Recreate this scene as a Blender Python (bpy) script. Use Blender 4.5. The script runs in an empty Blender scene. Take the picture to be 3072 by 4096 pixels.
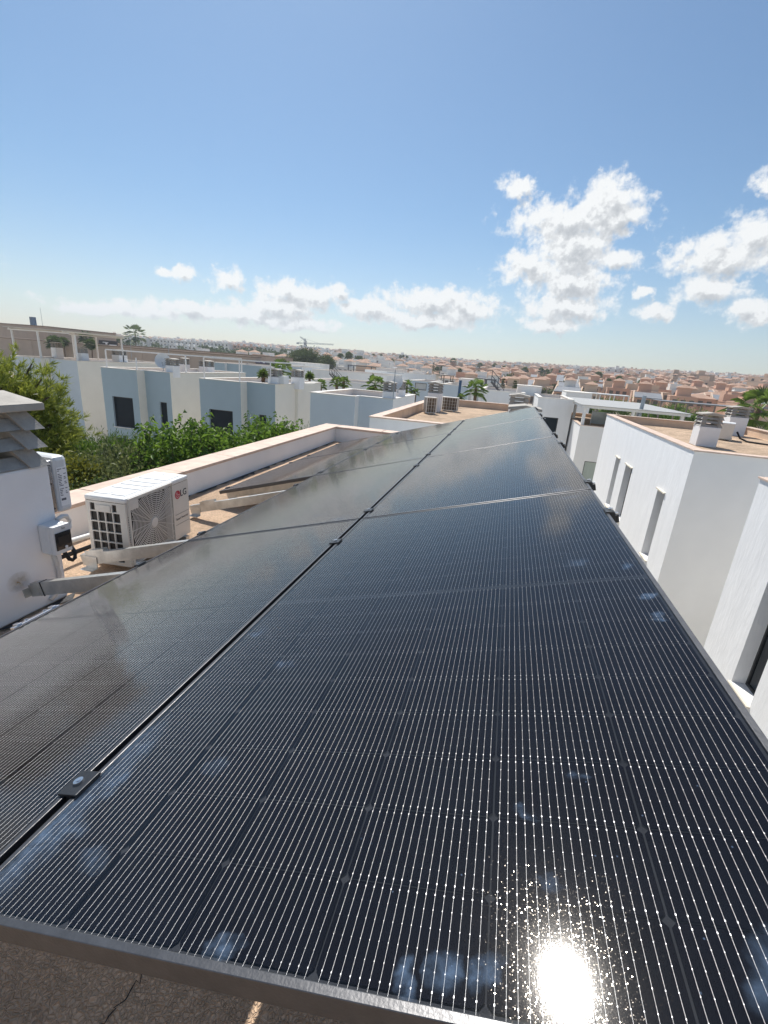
import bpy, bmesh, math, random
import numpy as np
from mathutils import Vector, Matrix

R = math.radians
sc = bpy.context.scene
col = sc.collection

# ------------------------------------------------------------------ camera
CAM = Vector((0.0, 0.0, 1.6))
def cam_axes(roll, pitch, yaw):
    fh = Vector((-math.sin(yaw), math.cos(yaw), 0)); up = Vector((0, 0, 1))
    fw = fh * math.cos(pitch) - up * math.sin(pitch)
    r = fw.cross(up).normalized(); u = r.cross(fw)
    return math.cos(roll)*r + math.sin(roll)*u, -math.sin(roll)*r + math.cos(roll)*u, fw
XR, YU, FW = cam_axes(R(4.41), R(17.87), R(13.74))
cd = bpy.data.cameras.new('camera'); cam = bpy.data.objects.new('camera', cd); col.objects.link(cam)
cam.matrix_world = Matrix(((XR.x, YU.x, -FW.x, CAM.x), (XR.y, YU.y, -FW.y, CAM.y), (XR.z, YU.z, -FW.z, CAM.z), (0, 0, 0, 1)))
cd.sensor_fit = 'VERTICAL'; cd.sensor_height = 24.0; cd.sensor_width = 18.0
cd.lens = 1821.0/4096.0*24.0
cd.clip_start = 0.02; cd.clip_end = 20000
sc.camera = cam

# ------------------------------------------------------------------ sky, sun, exposure
SUN = Vector((-0.277, 0.493, 0.825)).normalized()
SUN_EL = math.asin(SUN.z); SUN_AZ = math.atan2(SUN.x, SUN.y)
sc.view_settings.view_transform = 'Standard'; sc.view_settings.look = 'None'
sc.view_settings.exposure = 0.66; sc.view_settings.gamma = 1.0; sc.view_settings.use_curve_mapping = False

CLOUDS = [(-2.2,18.0,2.1,0.9),(6.6,16.8,3.2,2.0),(3.2,15.2,6.0,1.6),(7.6,15.0,2.4,1.8),(4.2,12.9,4.4,3.2),(0.0,11.0,3.3,1.7),(8.6,11.9,2.1,1.0),(4.5,9.9,4.8,2.0),(4.5,7.3,4.8,1.6),(3.3,5.6,3.3,0.9),
 (17.7,11.8,4.5,1.9),(20.1,13.3,2.6,1.8),(17.3,8.9,3.3,1.3),(13.4,7.1,1.8,0.8),(11.6,8.7,1.0,0.5),(21.7,7.1,2.6,1.0),(19.6,17.4,1.2,0.9),
 (-10.3,7.3,5.7,1.6),(-6.0,6.8,4.1,1.6),(-17.1,6.1,3.7,1.3),(-11.7,5.3,7.9,1.0),(-26.6,6.9,3.1,1.2),(-23.5,6.8,3.1,1.3),(-27.6,5.2,4.6,1.2),(-20.9,7.5,1.3,0.9),(-33.0,7.4,1.7,1.2),(-37.8,7.4,2.0,0.6),
 (-32.6,4.0,7.1,1.0),(-41.7,3.4,7.2,0.7),(-26.6,3.8,6.3,0.7),(-45.8,3.1,3.7,0.5),(-36.4,4.3,4.3,0.8),
 (33,9,7,2.2),(46,7,8,1.8),(63,10,9,2.4),(84,6,10,1.6),(-64,6,8,1.4),(-82,8,9,2.0),(-105,6,9,1.6),(112,8,9,2.0),(140,6,10,1.6),(-135,8,10,2.0),(165,9,9,2.2),(-160,6,9,1.4),
 (38,16,5,2.4),(55,19,6,2.6),(75,15,6,2.4),(98,18,7,2.8),(125,16,6,2.4),(150,20,7,2.8),(178,17,7,2.6),(-150,19,7,2.6),(-122,16,6,2.4),(-95,18,6,2.6),(-72,15,5,2.2),(110,28,7,3.2),(170,30,8,3.4),(-130,29,7,3.2),(-90,30,6,3.0),(60,31,6,3.0)]  # added clouds, all out of view, raising neutral fill on shaded faces

def make_world():
    w = bpy.data.worlds.new('World'); sc.world = w; w.use_nodes = True
    nt = w.node_tree; N = nt.nodes; L = nt.links; N.clear()
    g = bpy.data.node_groups.new('cloud_field', 'ShaderNodeTree')
    g.interface.new_socket('Vector', in_out='INPUT', socket_type='NodeSocketVector')
    g.interface.new_socket('Density', in_out='OUTPUT', socket_type='NodeSocketFloat')
    gn, gl = g.nodes, g.links
    gi = gn.new('NodeGroupInput'); go = gn.new('NodeGroupOutput')
    def gm(op, a, b=None, c=None, clamp=False):
        n = gn.new('ShaderNodeMath'); n.operation = op; n.use_clamp = clamp
        for i, v in enumerate((a, b, c)):
            if v is None: continue
            if isinstance(v, (int, float)): n.inputs[i].default_value = v
            else: gl.new(v, n.inputs[i])
        return n.outputs[0]
    # warp: billow the outlines
    def noise(vec, scale, detail, rough=0.55, out='Fac'):
        n = gn.new('ShaderNodeTexNoise'); n.inputs['Scale'].default_value = scale
        n.inputs['Detail'].default_value = detail; n.inputs['Roughness'].default_value = rough
        gl.new(vec, n.inputs['Vector']); return n.outputs[out]
    wn = gn.new('ShaderNodeVectorMath'); wn.operation = 'SUBTRACT'
    gl.new(noise(gi.outputs[0], 0.42, 5, 0.6, 'Color'), wn.inputs[0]); wn.inputs[1].default_value = (.5, .5, .5)
    wm = gn.new('ShaderNodeVectorMath'); wm.operation = 'MULTIPLY_ADD'
    gl.new(wn.outputs[0], wm.inputs[0]); wm.inputs[1].default_value = (3.4, 2.6, 0); gl.new(gi.outputs[0], wm.inputs[2])
    acc = None
    for (a, e, ra, re) in CLOUDS:
        v = gn.new('ShaderNodeVectorMath'); v.operation = 'MULTIPLY_ADD'
        gl.new(wm.outputs[0], v.inputs[0]); v.inputs[1].default_value = (1/ra, 1/re, 0); v.inputs[2].default_value = (-a/ra, -e/re, 0)
        ln = gn.new('ShaderNodeVectorMath'); ln.operation = 'LENGTH'; gl.new(v.outputs[0], ln.inputs[0])
        acc = ln.outputs['Value'] if acc is None else gm('SMOOTH_MIN', acc, ln.outputs['Value'], 0.25)
    body = gm('SUBTRACT', 1.20, acc)
    f1 = noise(gi.outputs[0], 0.80, 7, 0.54)
    f2 = noise(gi.outputs[0], 0.28, 3, 0.5)
    d = gm('ADD', body, gm('MULTIPLY', gm('SUBTRACT', f1, 0.5), 1.9))
    d = gm('ADD', d, gm('MULTIPLY', gm('SUBTRACT', noise(gi.outputs[0], 3.2, 6, 0.65), 0.5), 0.28))
    d = gm('ADD', d, gm('MULTIPLY', gm('SUBTRACT', f2, 0.5), 0.8))
    gl.new(d, go.inputs[0])

    def M(op, a, b=None, c=None, clamp=False):
        n = N.new('ShaderNodeMath'); n.operation = op; n.use_clamp = clamp
        for i, v in enumerate((a, b, c)):
            if v is None: continue
            if isinstance(v, (int, float)): n.inputs[i].default_value = v
            else: L.new(v, n.inputs[i])
        return n.outputs[0]
    tc = N.new('ShaderNodeTexCoord'); sx = N.new('ShaderNodeSeparateXYZ'); L.new(tc.outputs['Generated'], sx.inputs[0])
    az = M('MULTIPLY', M('ARCTAN2', sx.outputs[0], sx.outputs[1]), 180/math.pi)
    el = M('MULTIPLY', M('ARCSINE', sx.outputs[2]), 180/math.pi)
    def vec(da, de):
        c = N.new('ShaderNodeCombineXYZ'); L.new(M('ADD', az, da), c.inputs[0]); L.new(M('ADD', el, de), c.inputs[1]); return c.outputs[0]
    def field(v):
        n = N.new('ShaderNodeGroup'); n.node_tree = g; L.new(v, n.inputs[0]); return n.outputs[0]
    d0 = field(vec(0, 0)); d1 = field(vec(-0.5, 0.9))
    def sstep(v, a, b):
        n = N.new('ShaderNodeMapRange'); n.interpolation_type = 'SMOOTHSTEP'
        L.new(v, n.inputs['Value']); n.inputs['From Min'].default_value = a; n.inputs['From Max'].default_value = b; return n.outputs[0]
    alpha = sstep(d0, -0.12, 0.62)
    thick = sstep(d1, 0.1, 1.5)                     # how much cloud lies between this point and the sun
    shade = M('SUBTRACT', 1.0, M('MULTIPLY', thick, 0.85))
    edge = sstep(M('SUBTRACT', d0, d1), -0.15, 0.5)
    shade = M('ADD', shade, M('MULTIPLY', edge, 0.40), clamp=True)
    mixc = N.new('ShaderNodeMix'); mixc.data_type = 'RGBA'; L.new(shade, mixc.inputs[0])
    mixc.inputs[6].default_value = (0.27, 0.285, 0.305, 1); mixc.inputs[7].default_value = (0.62, 0.625, 0.62, 1)
    sky = N.new('ShaderNodeTexSky'); sky.sky_type = 'NISHITA'; sky.sun_disc = False
    sky.sun_elevation = SUN_EL; sky.sun_rotation = SUN_AZ
    sky.air_density = 1.0; sky.dust_density = 0.5; sky.ozone_density = 1.4; sky.altitude = 20
    tn = N.new('ShaderNodeMix'); tn.data_type = 'RGBA'; tn.blend_type = 'MULTIPLY'; L.new(sstep(el, -1.0, 17.0), tn.inputs[0]); L.new(sky.outputs[0], tn.inputs[6]); tn.inputs[7].default_value = (0.77, 0.955, 1.04, 1)
    b0 = N.new('ShaderNodeBackground'); L.new(tn.outputs[2], b0.inputs[0]); b0.inputs[1].default_value = 0.067
    b1 = N.new('ShaderNodeBackground'); L.new(mixc.outputs[2], b1.inputs[0]); b1.inputs[1].default_value = 1.0
    fade = sstep(el, 0.6, 3.2)
    mx = N.new('ShaderNodeMixShader'); L.new(M('MULTIPLY', M('MULTIPLY', alpha, fade), 0.96), mx.inputs[0])
    L.new(b0.outputs[0], mx.inputs[1]); L.new(b1.outputs[0], mx.inputs[2])
    o = N.new('ShaderNodeOutputWorld'); L.new(mx.outputs[0], o.inputs[0])
make_world()

sd = bpy.data.lights.new('sun', 'SUN'); sd.energy = 3.6; sd.angle = R(0.53); sd.color = (1.0, 0.955, 0.88)
so = bpy.data.objects.new('sun', sd); col.objects.link(so)
so.rotation_euler = (-SUN).to_track_quat('-Z', 'Y').to_euler(); so.location = (0, 0, 60)

# ------------------------------------------------------------------ helpers
class MB:
    def __init__(s): s.v = []; s.f = []; s.m = []
    def add(s, vs, fs, mi=0):
        o = len(s.v); s.v += [tuple(p) for p in vs]; s.f += [tuple(i+o for i in f) for f in fs]; s.m += [mi]*len(fs); return s
    def box(s, x0, y0, z0, x1, y1, z1, mi=0):
        return s.add([(x0,y0,z0),(x1,y0,z0),(x1,y1,z0),(x0,y1,z0),(x0,y0,z1),(x1,y0,z1),(x1,y1,z1),(x0,y1,z1)],
            [(3,2,1,0),(4,5,6,7),(0,1,5,4),(1,2,6,5),(2,3,7,6),(3,0,4,7)], mi)
    def hexa(s, p, mi=0):      # 4 bottom ccw, 4 top ccw
        return s.add(p, [(3,2,1,0),(4,5,6,7),(0,1,5,4),(1,2,6,5),(2,3,7,6),(3,0,4,7)], mi)
    def bar(s, a, b, w, h, up=(0,0,1), mi=0):   # rectangular bar from a to b
        a = Vector(a); b = Vector(b); d = (b-a).normalized(); u = Vector(up)
        sd_ = d.cross(u); sd_ = sd_.normalized() if sd_.length > 1e-6 else Vector((1,0,0)); u = sd_.cross(d).normalized()
        q = [sd_*(-w/2)+u*(-h/2), sd_*(w/2)+u*(-h/2), sd_*(w/2)+u*(h/2), sd_*(-w/2)+u*(h/2)]
        return s.add([a+k for k in q]+[b+k for k in q], [(0,1,2,3),(7,6,5,4),(4,5,1,0),(5,6,2,1),(6,7,3,2),(7,4,0,3)], mi)
    def tube(s, pts, r, n=8, caps=True, mi=0):
        pts = [Vector(p) for p in pts]; rs = r if isinstance(r, (list, tuple)) else [r]*len(pts)
        rings = []; ref = Vector((0.31, 0.17, 0.93))
        for i, p in enumerate(pts):
            d = (pts[min(i+1, len(pts)-1)]-pts[max(i-1, 0)]).normalized()
            a = d.cross(ref); a = a.normalized() if a.length > 1e-4 else d.orthogonal().normalized(); b = d.cross(a)
            rings.append([p+(a*math.cos(2*math.pi*k/n)+b*math.sin(2*math.pi*k/n))*rs[i] for k in range(n)])
        vs = [q for rg in rings for q in rg]; fs = []
        for i in range(len(pts)-1):
            for k in range(n): fs.append((i*n+k, i*n+(k+1)%n, (i+1)*n+(k+1)%n, (i+1)*n+k))
        if caps: fs += [tuple(range(n-1, -1, -1)), tuple(range((len(pts)-1)*n, len(pts)*n))]
        return s.add(vs, fs, mi)
    def disc(s, c, ax, r, t, n=24, mi=0):
        c = Vector(c); ax = Vector(ax).normalized(); return s.tube([c, c+ax*t], r, n, True, mi)
    def wall(s, o, u, v, w, h, holes=(), depth=.2, inward=(0,1,0), mi=0):
        """wall sheet with openings; o corner, u/v unit dirs, holes (u0,v0,u1,v1); reveals go along `inward`"""
        o = Vector(o); u = Vector(u); v = Vector(v); n = Vector(inward)
        us = sorted({0, w, *[k[0] for k in holes], *[k[2] for k in holes]}); vs = sorted({0, h, *[k[1] for k in holes], *[k[3] for k in holes]})
        flip = u.cross(v).dot(n) > 0
        for i in range(len(us)-1):
            for j in range(len(vs)-1):
                cu = (us[i]+us[i+1])/2; cv = (vs[j]+vs[j+1])/2
                if any(k[0] < cu < k[2] and k[1] < cv < k[3] for k in holes): continue
                q = [o+u*us[i]+v*vs[j], o+u*us[i+1]+v*vs[j], o+u*us[i+1]+v*vs[j+1], o+u*us[i]+v*vs[j+1]]
                s.add(q, [(3,2,1,0) if flip else (0,1,2,3)], mi)
        for k in holes:
            c = [o+u*k[0]+v*k[1], o+u*k[2]+v*k[1], o+u*k[2]+v*k[3], o+u*k[0]+v*k[3]]
            for a in range(4):
                b = (a+1) % 4; q = [c[a], c[b], c[b]+n*depth, c[a]+n*depth]
                s.add(q, [(0,1,2,3) if flip else (3,2,1,0)], mi)
        return s
    def mesh(s, name, mats, smooth=False):
        me = bpy.data.meshes.new(name); me.from_pydata(s.v, [], s.f)
        for m in (mats if isinstance(mats, (list, tuple)) else [mats]): me.materials.append(m)
        if any(s.m): me.polygons.foreach_set('material_index', s.m)
        if smooth: me.polygons.foreach_set('use_smooth', [True]*len(s.f))
        me.update(); return me
    def build(s, name, mats, parent=None, smooth=False, bevel=0, loc=None, rot=None):
        return link(name, s.mesh(name, mats, smooth), parent, bevel, loc, rot)

def link(name, data, parent=None, bevel=0, loc=None, rot=None):
    o = bpy.data.objects.new(name, data); col.objects.link(o)
    if parent: o.parent = parent
    if loc: o.location = loc
    if rot: o.rotation_euler = rot
    if bevel:
        b = o.modifiers.new('bevel', 'BEVEL'); b.width = bevel; b.segments = 2; b.limit_method = 'ANGLE'
    return o
def tag(o, label=None, cat=None, group=None, kind=None):
    if label: o['label'] = label
    if cat: o['category'] = cat
    if group: o['group'] = group
    if kind: o['kind'] = kind
    return o
def thing(name, label, cat, loc=(0,0,0), rot=(0,0,0), group=None):
    o = bpy.data.objects.new(name, None); col.objects.link(o); o.location = loc; o.rotation_euler = rot; o.empty_display_size = .2
    return tag(o, label, cat, group)
def kids(o): return [c for c in bpy.data.objects if c.parent == o]
CH = {}
def copy_tree(o, loc=None, rz=None, scale=None, label=None, group=None, parent=None):
    if o not in CH:
        CH[o] = [(c, kids(c)) for c in kids(o)]
    r = o.copy(); col.objects.link(r)
    if parent is not None: r.parent = parent
    if loc is not None: r.location = loc
    if rz is not None: r.rotation_euler = (0, 0, rz)
    if scale is not None: r.scale = scale if isinstance(scale, (tuple, list)) else (scale,)*3
    if label: r['label'] = label
    if group: r['group'] = group
    for c, gs in CH[o]:
        d = c.copy(); col.objects.link(d); d.parent = r
        for g_ in gs:
            e = g_.copy(); col.objects.link(e); e.parent = d
    return r
def np_mesh(name, V, F, mat, smooth=False):
    """V (n,3), F (m,k) numpy"""
    me = bpy.data.meshes.new(name); n, k = F.shape
    me.vertices.add(len(V)); me.vertices.foreach_set('co', np.ascontiguousarray(V, dtype=np.float32).ravel())
    me.loops.add(n*k); me.loops.foreach_set('vertex_index', np.ascontiguousarray(F, dtype=np.int32).ravel())
    me.polygons.add(n); me.polygons.foreach_set('loop_start', np.arange(0, n*k, k, dtype=np.int32))
    me.polygons.foreach_set('loop_total', np.full(n, k, dtype=np.int32))
    if smooth: me.polygons.foreach_set('use_smooth', np.ones(n, dtype=bool))
    me.materials.append(mat); me.update(calc_edges=True); me.validate(); return me
def text_mesh(s, size, mat, name='lettering', extrude=0.0005, align='CENTER', bold=0.0):
    cu = bpy.data.curves.new(name, 'FONT'); cu.body = s; cu.size = size; cu.extrude = extrude; cu.align_x = align; cu.align_y = 'CENTER'; cu.offset = bold
    cu.resolution_u = 4
    ob = bpy.data.objects.new('tmp', cu); col.objects.link(ob)
    dg = bpy.context.evaluated_depsgraph_get(); me = bpy.data.meshes.new_from_object(ob.evaluated_get(dg)); me.name = name
    bpy.data.objects.remove(ob); bpy.data.curves.remove(cu)
    me.materials.clear(); me.materials.append(mat); return me

# ------------------------------------------------------------------ materials
MATS = {}
def pm(name, base, rough=.7, var=.12, scale=3.0, bump=0.0, bscale=60.0, metal=0.0, stretch=(1,1,1), dark=None, spec=.5, coat=0, detail=6, coord='Object', island=0.0, bdist=.01):
    m = bpy.data.materials.new(name); m.use_nodes = True; nt = m.node_tree; N = nt.nodes; L = nt.links
    b = N['Principled BSDF']; b.inputs['Roughness'].default_value = rough; b.inputs['Metallic'].default_value = metal
    b.inputs['Specular IOR Level'].default_value = spec; b.inputs['Coat Weight'].default_value = coat
    tc = N.new('ShaderNodeTexCoord'); mp = N.new('ShaderNodeMapping'); mp.inputs['Scale'].default_value = stretch
    L.new(tc.outputs[coord], mp.inputs[0])
    nz = N.new('ShaderNodeTexNoise'); nz.inputs['Scale'].default_value = scale; nz.inputs['Detail'].default_value = detail; nz.inputs['Roughness'].default_value = .62
    L.new(mp.outputs[0], nz.inputs['Vector'])
    mr = N.new('ShaderNodeMapRange'); L.new(nz.outputs['Fac'], mr.inputs[0]); mr.inputs[1].default_value = .3; mr.inputs[2].default_value = .7
    mx = N.new('ShaderNodeMix'); mx.data_type = 'RGBA'; L.new(mr.outputs[0], mx.inputs[0])
    dk = dark if dark else tuple(c*(1-2*var) for c in base); lt = tuple(min(1, c*(1+var*.6)) for c in base)
    mx.inputs[6].default_value = (*dk, 1); mx.inputs[7].default_value = (*lt, 1)
    out = mx.outputs[2]
    if island:
        ge = N.new('ShaderNodeNewGeometry'); hs = N.new('ShaderNodeHueSaturation')
        m2 = N.new('ShaderNodeMapRange'); L.new(ge.outputs['Random Per Island'], m2.inputs[0]); m2.inputs[3].default_value = 1-island; m2.inputs[4].default_value = 1+island
        L.new(m2.outputs[0], hs.inputs['Value']); L.new(out, hs.inputs['Color']); out = hs.outputs[0]
    L.new(out, b.inputs['Base Color'])
    if bump:
        n2 = N.new('ShaderNodeTexNoise'); n2.inputs['Scale'].default_value = bscale; n2.inputs['Detail'].default_value = 5; L.new(mp.outputs[0], n2.inputs['Vector'])
        bp = N.new('ShaderNodeBump'); bp.inputs['Strength'].default_value = bump; bp.inputs['Distance'].default_value = bdist
        L.new(n2.outputs['Fac'], bp.inputs['Height']); L.new(bp.outputs[0], b.inputs['Normal'])
    MATS[name] = m; return m

def leafmat(name, c0, c1, trans=.35, rough=.5, spec=.4):
    m = bpy.data.materials.new(name); m.use_nodes = True; nt = m.node_tree; N = nt.nodes; L = nt.links
    b = N['Principled BSDF']; b.inputs['Roughness'].default_value = rough; b.inputs['Specular IOR Level'].default_value = spec
    ge = N.new('ShaderNodeNewGeometry'); mx = N.new('ShaderNodeMix'); mx.data_type = 'RGBA'
    L.new(ge.outputs['Random Per Island'], mx.inputs[0]); mx.inputs[6].default_value = (*c0, 1); mx.inputs[7].default_value = (*c1, 1)
    L.new(mx.outputs[2], b.inputs['Base Color'])
    tr = N.new('ShaderNodeBsdfTranslucent'); hs = N.new('ShaderNodeHueSaturation'); hs.inputs['Value'].default_value = 1.5; hs.inputs['Hue'].default_value = .485
    L.new(mx.outputs[2], hs.inputs['Color']); L.new(hs.outputs[0], tr.inputs[0])
    ms = N.new('ShaderNodeMixShader'); ms.inputs[0].default_value = trans; L.new(b.outputs[0], ms.inputs[1]); L.new(tr.outputs[0], ms.inputs[2])
    L.new(ms.outputs[0], N['Material Output'].inputs[0]); MATS[name] = m; return m

def gravel_mat(name, base, scale=55.0, bump=.9, dist=.012):
    m = bpy.data.materials.new(name); m.use_nodes = True; nt = m.node_tree; N = nt.nodes; L = nt.links
    b = N['Principled BSDF']; b.inputs['Roughness'].default_value = .9; b.inputs['Specular IOR Level'].default_value = .2
    tc = N.new('ShaderNodeTexCoord')
    wn = N.new('ShaderNodeTexNoise'); wn.inputs['Scale'].default_value = 18; L.new(tc.outputs['Object'], wn.inputs['Vector'])
    wv = N.new('ShaderNodeVectorMath'); wv.operation = 'MULTIPLY_ADD'; L.new(wn.outputs['Color'], wv.inputs[0]); wv.inputs[1].default_value = (.03, .03, .03); L.new(tc.outputs['Object'], wv.inputs[2])
    vo = N.new('ShaderNodeTexVoronoi'); vo.inputs['Scale'].default_value = scale; L.new(wv.outputs[0], vo.inputs['Vector'])
    ve = N.new('ShaderNodeTexVoronoi'); ve.feature = 'DISTANCE_TO_EDGE'; ve.inputs['Scale'].default_value = scale; L.new(wv.outputs[0], ve.inputs['Vector'])
    sm = N.new('ShaderNodeMapRange'); L.new(ve.outputs['Distance'], sm.inputs[0]); sm.inputs[2].default_value = .22
    nz = N.new('ShaderNodeTexNoise'); nz.inputs['Scale'].default_value = 1.3; nz.inputs['Detail'].default_value = 8; nz.inputs['Roughness'].default_value = .65; L.new(tc.outputs['Object'], nz.inputs['Vector'])
    cr = N.new('ShaderNodeMapRange'); L.new(nz.outputs['Fac'], cr.inputs[0]); cr.inputs[1].default_value = .35; cr.inputs[2].default_value = .68
    mx = N.new('ShaderNodeMix'); mx.data_type = 'RGBA'; L.new(cr.outputs[0], mx.inputs[0]); mx.inputs[6].default_value = (*[c*.62 for c in base], 1); mx.inputs[7].default_value = (*[min(1, c*1.10) for c in base], 1)
    sp = N.new('ShaderNodeSeparateColor'); L.new(vo.outputs['Color'], sp.inputs[0])
    hv = N.new('ShaderNodeMapRange'); L.new(sp.outputs[0], hv.inputs[0]); hv.inputs[3].default_value = .82; hv.inputs[4].default_value = 1.16
    hs = N.new('ShaderNodeHueSaturation'); L.new(hv.outputs[0], hs.inputs['Value']); L.new(mx.outputs[2], hs.inputs['Color'])
    L.new(hs.outputs[0], b.inputs['Base Color'])
    bp = N.new('ShaderNodeBump'); bp.inputs['Strength'].default_value = bump; bp.inputs['Distance'].default_value = dist; L.new(sm.outputs[0], bp.inputs['Height']); L.new(bp.outputs[0], b.inputs['Normal'])
    return m

white_wall = pm('white_plaster', (.86,.86,.85), .85, .05, 1.2, .25, 40, stretch=(1,1,.35))
trowel_wall = pm('trowelled_white_plaster', (.87,.87,.87), .8, .035, 3.5, .5, 14, stretch=(1,1,.3), bdist=.015)
chim_white = pm('painted_chimney_plaster', (.87,.87,.88), .75, .035, 2.2, .18, 22)
cream_wall = pm('cream_plaster', (.82,.79,.71), .85, .03, .8, .1, 50)
beige_wall = pm('warm_white_plaster', (.86,.845,.81), .85, .03, .8, .1, 50)
blue_wall = pm('blue_grey_plaster', (.37,.47,.53), .85, .03, .7, .1, 50)
pale_blue = pm('pale_blue_plaster', (.60,.67,.72), .85, .03, .7, .1, 50)
peach_par = pm('peach_parapet_render', (.72,.54,.40), .85, .1, 2.0, .2, 30)
coping_m = pm('pink_coping_stone', (.67,.51,.41), .7, .13, 6.0, .12, 90)
white_cop = pm('white_coping_stone', (.76,.72,.66), .7, .06, 5.0)
roof_gravel = gravel_mat('roof_pebble_finish', (.74,.53,.37), 95, .7, .010)
roof_tan = gravel_mat('far_roof_pebble_finish', (.60,.44,.31), 26, .6, .02)
tar = pm('roof_tar', (.02,.02,.024), .6, .3, 12, .6, 60)
concrete = pm('cast_concrete', (.43,.405,.375), .9, .16, 9, .55, 120, bdist=.006)
concrete_l = pm('pale_cast_concrete', (.46,.43,.385), .9, .12, 7, .4, 80)
glass_dark = pm('dark_window_glass', (.012,.018,.024), .08, .1, 2, spec=.6)
shutter = pm('navy_roller_shutter', (.012,.021,.031), .5, .1, 3, spec=.15)
win_frame = pm('dark_window_frame', (.03,.032,.035), .4, .1)
sill_m = pm('window_sill_stone', (.72,.66,.55), .7, .06, 5)
white_metal = pm('white_powder_coat', (.78,.78,.77), .45, .02, 3)
galv = pm('galvanised_steel', (.62,.62,.60), .42, .18, 7, .15, 60, metal=.85)
black_al = pm('black_anodised_aluminium', (.035,.038,.043), .38, .1, 20, .06, 200, metal=.4)
frame_al = pm('grey_anodised_frame', (.115,.115,.12), .36, .12, 30, .05, 200, metal=.75)
bolt_m = pm('stainless_bolt', (.75,.75,.76), .25, .05, metal=1.0)
back_m = pm('black_backsheet', (.052,.055,.064), .7, .1, 20, spec=0.0)
cell_m = pm('monocrystalline_cell', (.0068,.0072,.0110), .6, .12, 5, spec=0.0)
wire_m = pm('tinned_busbar', (.55,.55,.57), .45, .04, 60, metal=1.0)
pad_m = pm('solder_pad', (.62,.62,.64), .45, .05, metal=1.0)
ac_white = pm('ac_cream_steel', (.70,.665,.605), .42, .03, 4)
ac_top = pm('ac_top_steel', (.76,.76,.75), .5, .06, 14, .05, 120)
ac_dark = pm('ac_dark_interior', (.030,.026,.023), .6, .2, 30)
ac_grill = pm('ac_grille_wire', (.66,.64,.60), .45, .04)
red_m = pm('red_emblem', (.48,.012,.035), .4, .02)
text_grey = pm('dark_grey_print', (.055,.055,.058), .5, .02)
plastic = pm('grey_white_plastic', (.66,.68,.70), .35, .02, 4)
smoke_m = pm('smoked_plastic_cover', (.012,.016,.022), .12, .1, spec=.6)
rubber = pm('black_rubber', (.012,.011,.012), .55, .2)
pvc = pm('white_pvc_conduit', (.70,.69,.67), .5, .05, 8)
label_m = pm('white_label', (.82,.83,.85), .5, .02)
print_m = pm('label_print', (.10,.11,.14), .6, .05)
rust = pm('rust_stain', (.58,.38,.17), .9, .2, 30)
def fade_mat(m, rad):
    nt = m.node_tree; N = nt.nodes; L = nt.links; b = N['Principled BSDF']; tc = N.new('ShaderNodeTexCoord')
    ln = N.new('ShaderNodeVectorMath'); ln.operation = 'LENGTH'; L.new(tc.outputs['Object'], ln.inputs[0])
    nz = N.new('ShaderNodeTexNoise'); nz.inputs['Scale'].default_value = 45; nz.inputs['Detail'].default_value = 6; L.new(tc.outputs['Object'], nz.inputs['Vector'])
    a = N.new('ShaderNodeMapRange'); L.new(ln.outputs['Value'], a.inputs[0]); a.inputs[2].default_value = rad; a.inputs[3].default_value = .9; a.inputs[4].default_value = 0
    ml = N.new('ShaderNodeMath'); ml.operation = 'MULTIPLY'; ml.use_clamp = True; L.new(a.outputs[0], ml.inputs[0]); L.new(nz.outputs[0], ml.inputs[1]); L.new(ml.outputs[0], b.inputs['Alpha'])
fade_mat(rust, .075)
tan_wall = pm('tan_render', (.50,.39,.31), .9, .07, .35)
tan_dark = pm('brown_roof_edge', (.30,.225,.175), .9, .12, .5)
grey_roof = pm('grey_sheet_roof', (.20,.21,.23), .6, .12, .6)
billb = pm('dark_poster', (.02,.015,.018), .5, .3, .6)
purple_m = pm('purple_poster', (.055,.035,.20), .5, .15, .8)
teal_m = pm('blue_sign_panel', (.03,.10,.22), .35, .3, .5)
steel_m = pm('grey_steel', (.35,.40,.45), .5, .1, metal=.4)
bark = pm('bark', (.12,.085,.06), .9, .3, 12, .5, 40)
palm_bark = pm('palm_bark', (.17,.115,.075), .9, .3, 6, .5, 25)
ground_m = pm('dry_ground', (.45,.39,.31), .95, .25, .03, detail=10)
pave_m = pm('pale_garden_paving', (.62,.57,.49), .9, .12, .6, .2, 20)
salmon = pm('salmon_render', (.62,.395,.28), .9, .08, .1, island=.28)
sand_w = pm('sand_render', (.63,.48,.36), .9, .08, .1, island=.22)
far_white = pm('far_white_render', (.74,.72,.68), .9, .06, .1, island=.12)
terracotta = pm('terracotta_tile', (.44,.28,.20), .9, .14, .5, island=.3)
far_window = pm('far_window', (.12,.10,.09), .3, .2)
lf_dark = leafmat('dark_green_leaf', (.034,.062,.016), (.10,.15,.036), .28)
lf_bright = leafmat('bright_green_leaf', (.040,.095,.012), (.14,.25,.035), .38)
lf_hedge = leafmat('hedge_green_leaf', (.045,.10,.016), (.12,.21,.035), .32)
lf_oliv = leafmat('olive_grey_leaf', (.060,.085,.030), (.19,.22,.085), .28)
lf_yell = leafmat('yellow_green_leaf', (.09,.115,.02), (.25,.25,.035), .3)
lf_pine = leafmat('pine_needles', (.10,.145,.02), (.31,.35,.06), .34)
lf_palm = leafmat('palm_frond', (.065,.12,.024), (.16,.25,.055), .35)
lf_far = leafmat('far_palm_frond', (.050,.085,.028), (.115,.165,.055), .25)
lf_tree = leafmat('far_tree_leaf', (.045,.072,.022), (.11,.155,.045), .2)

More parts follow.
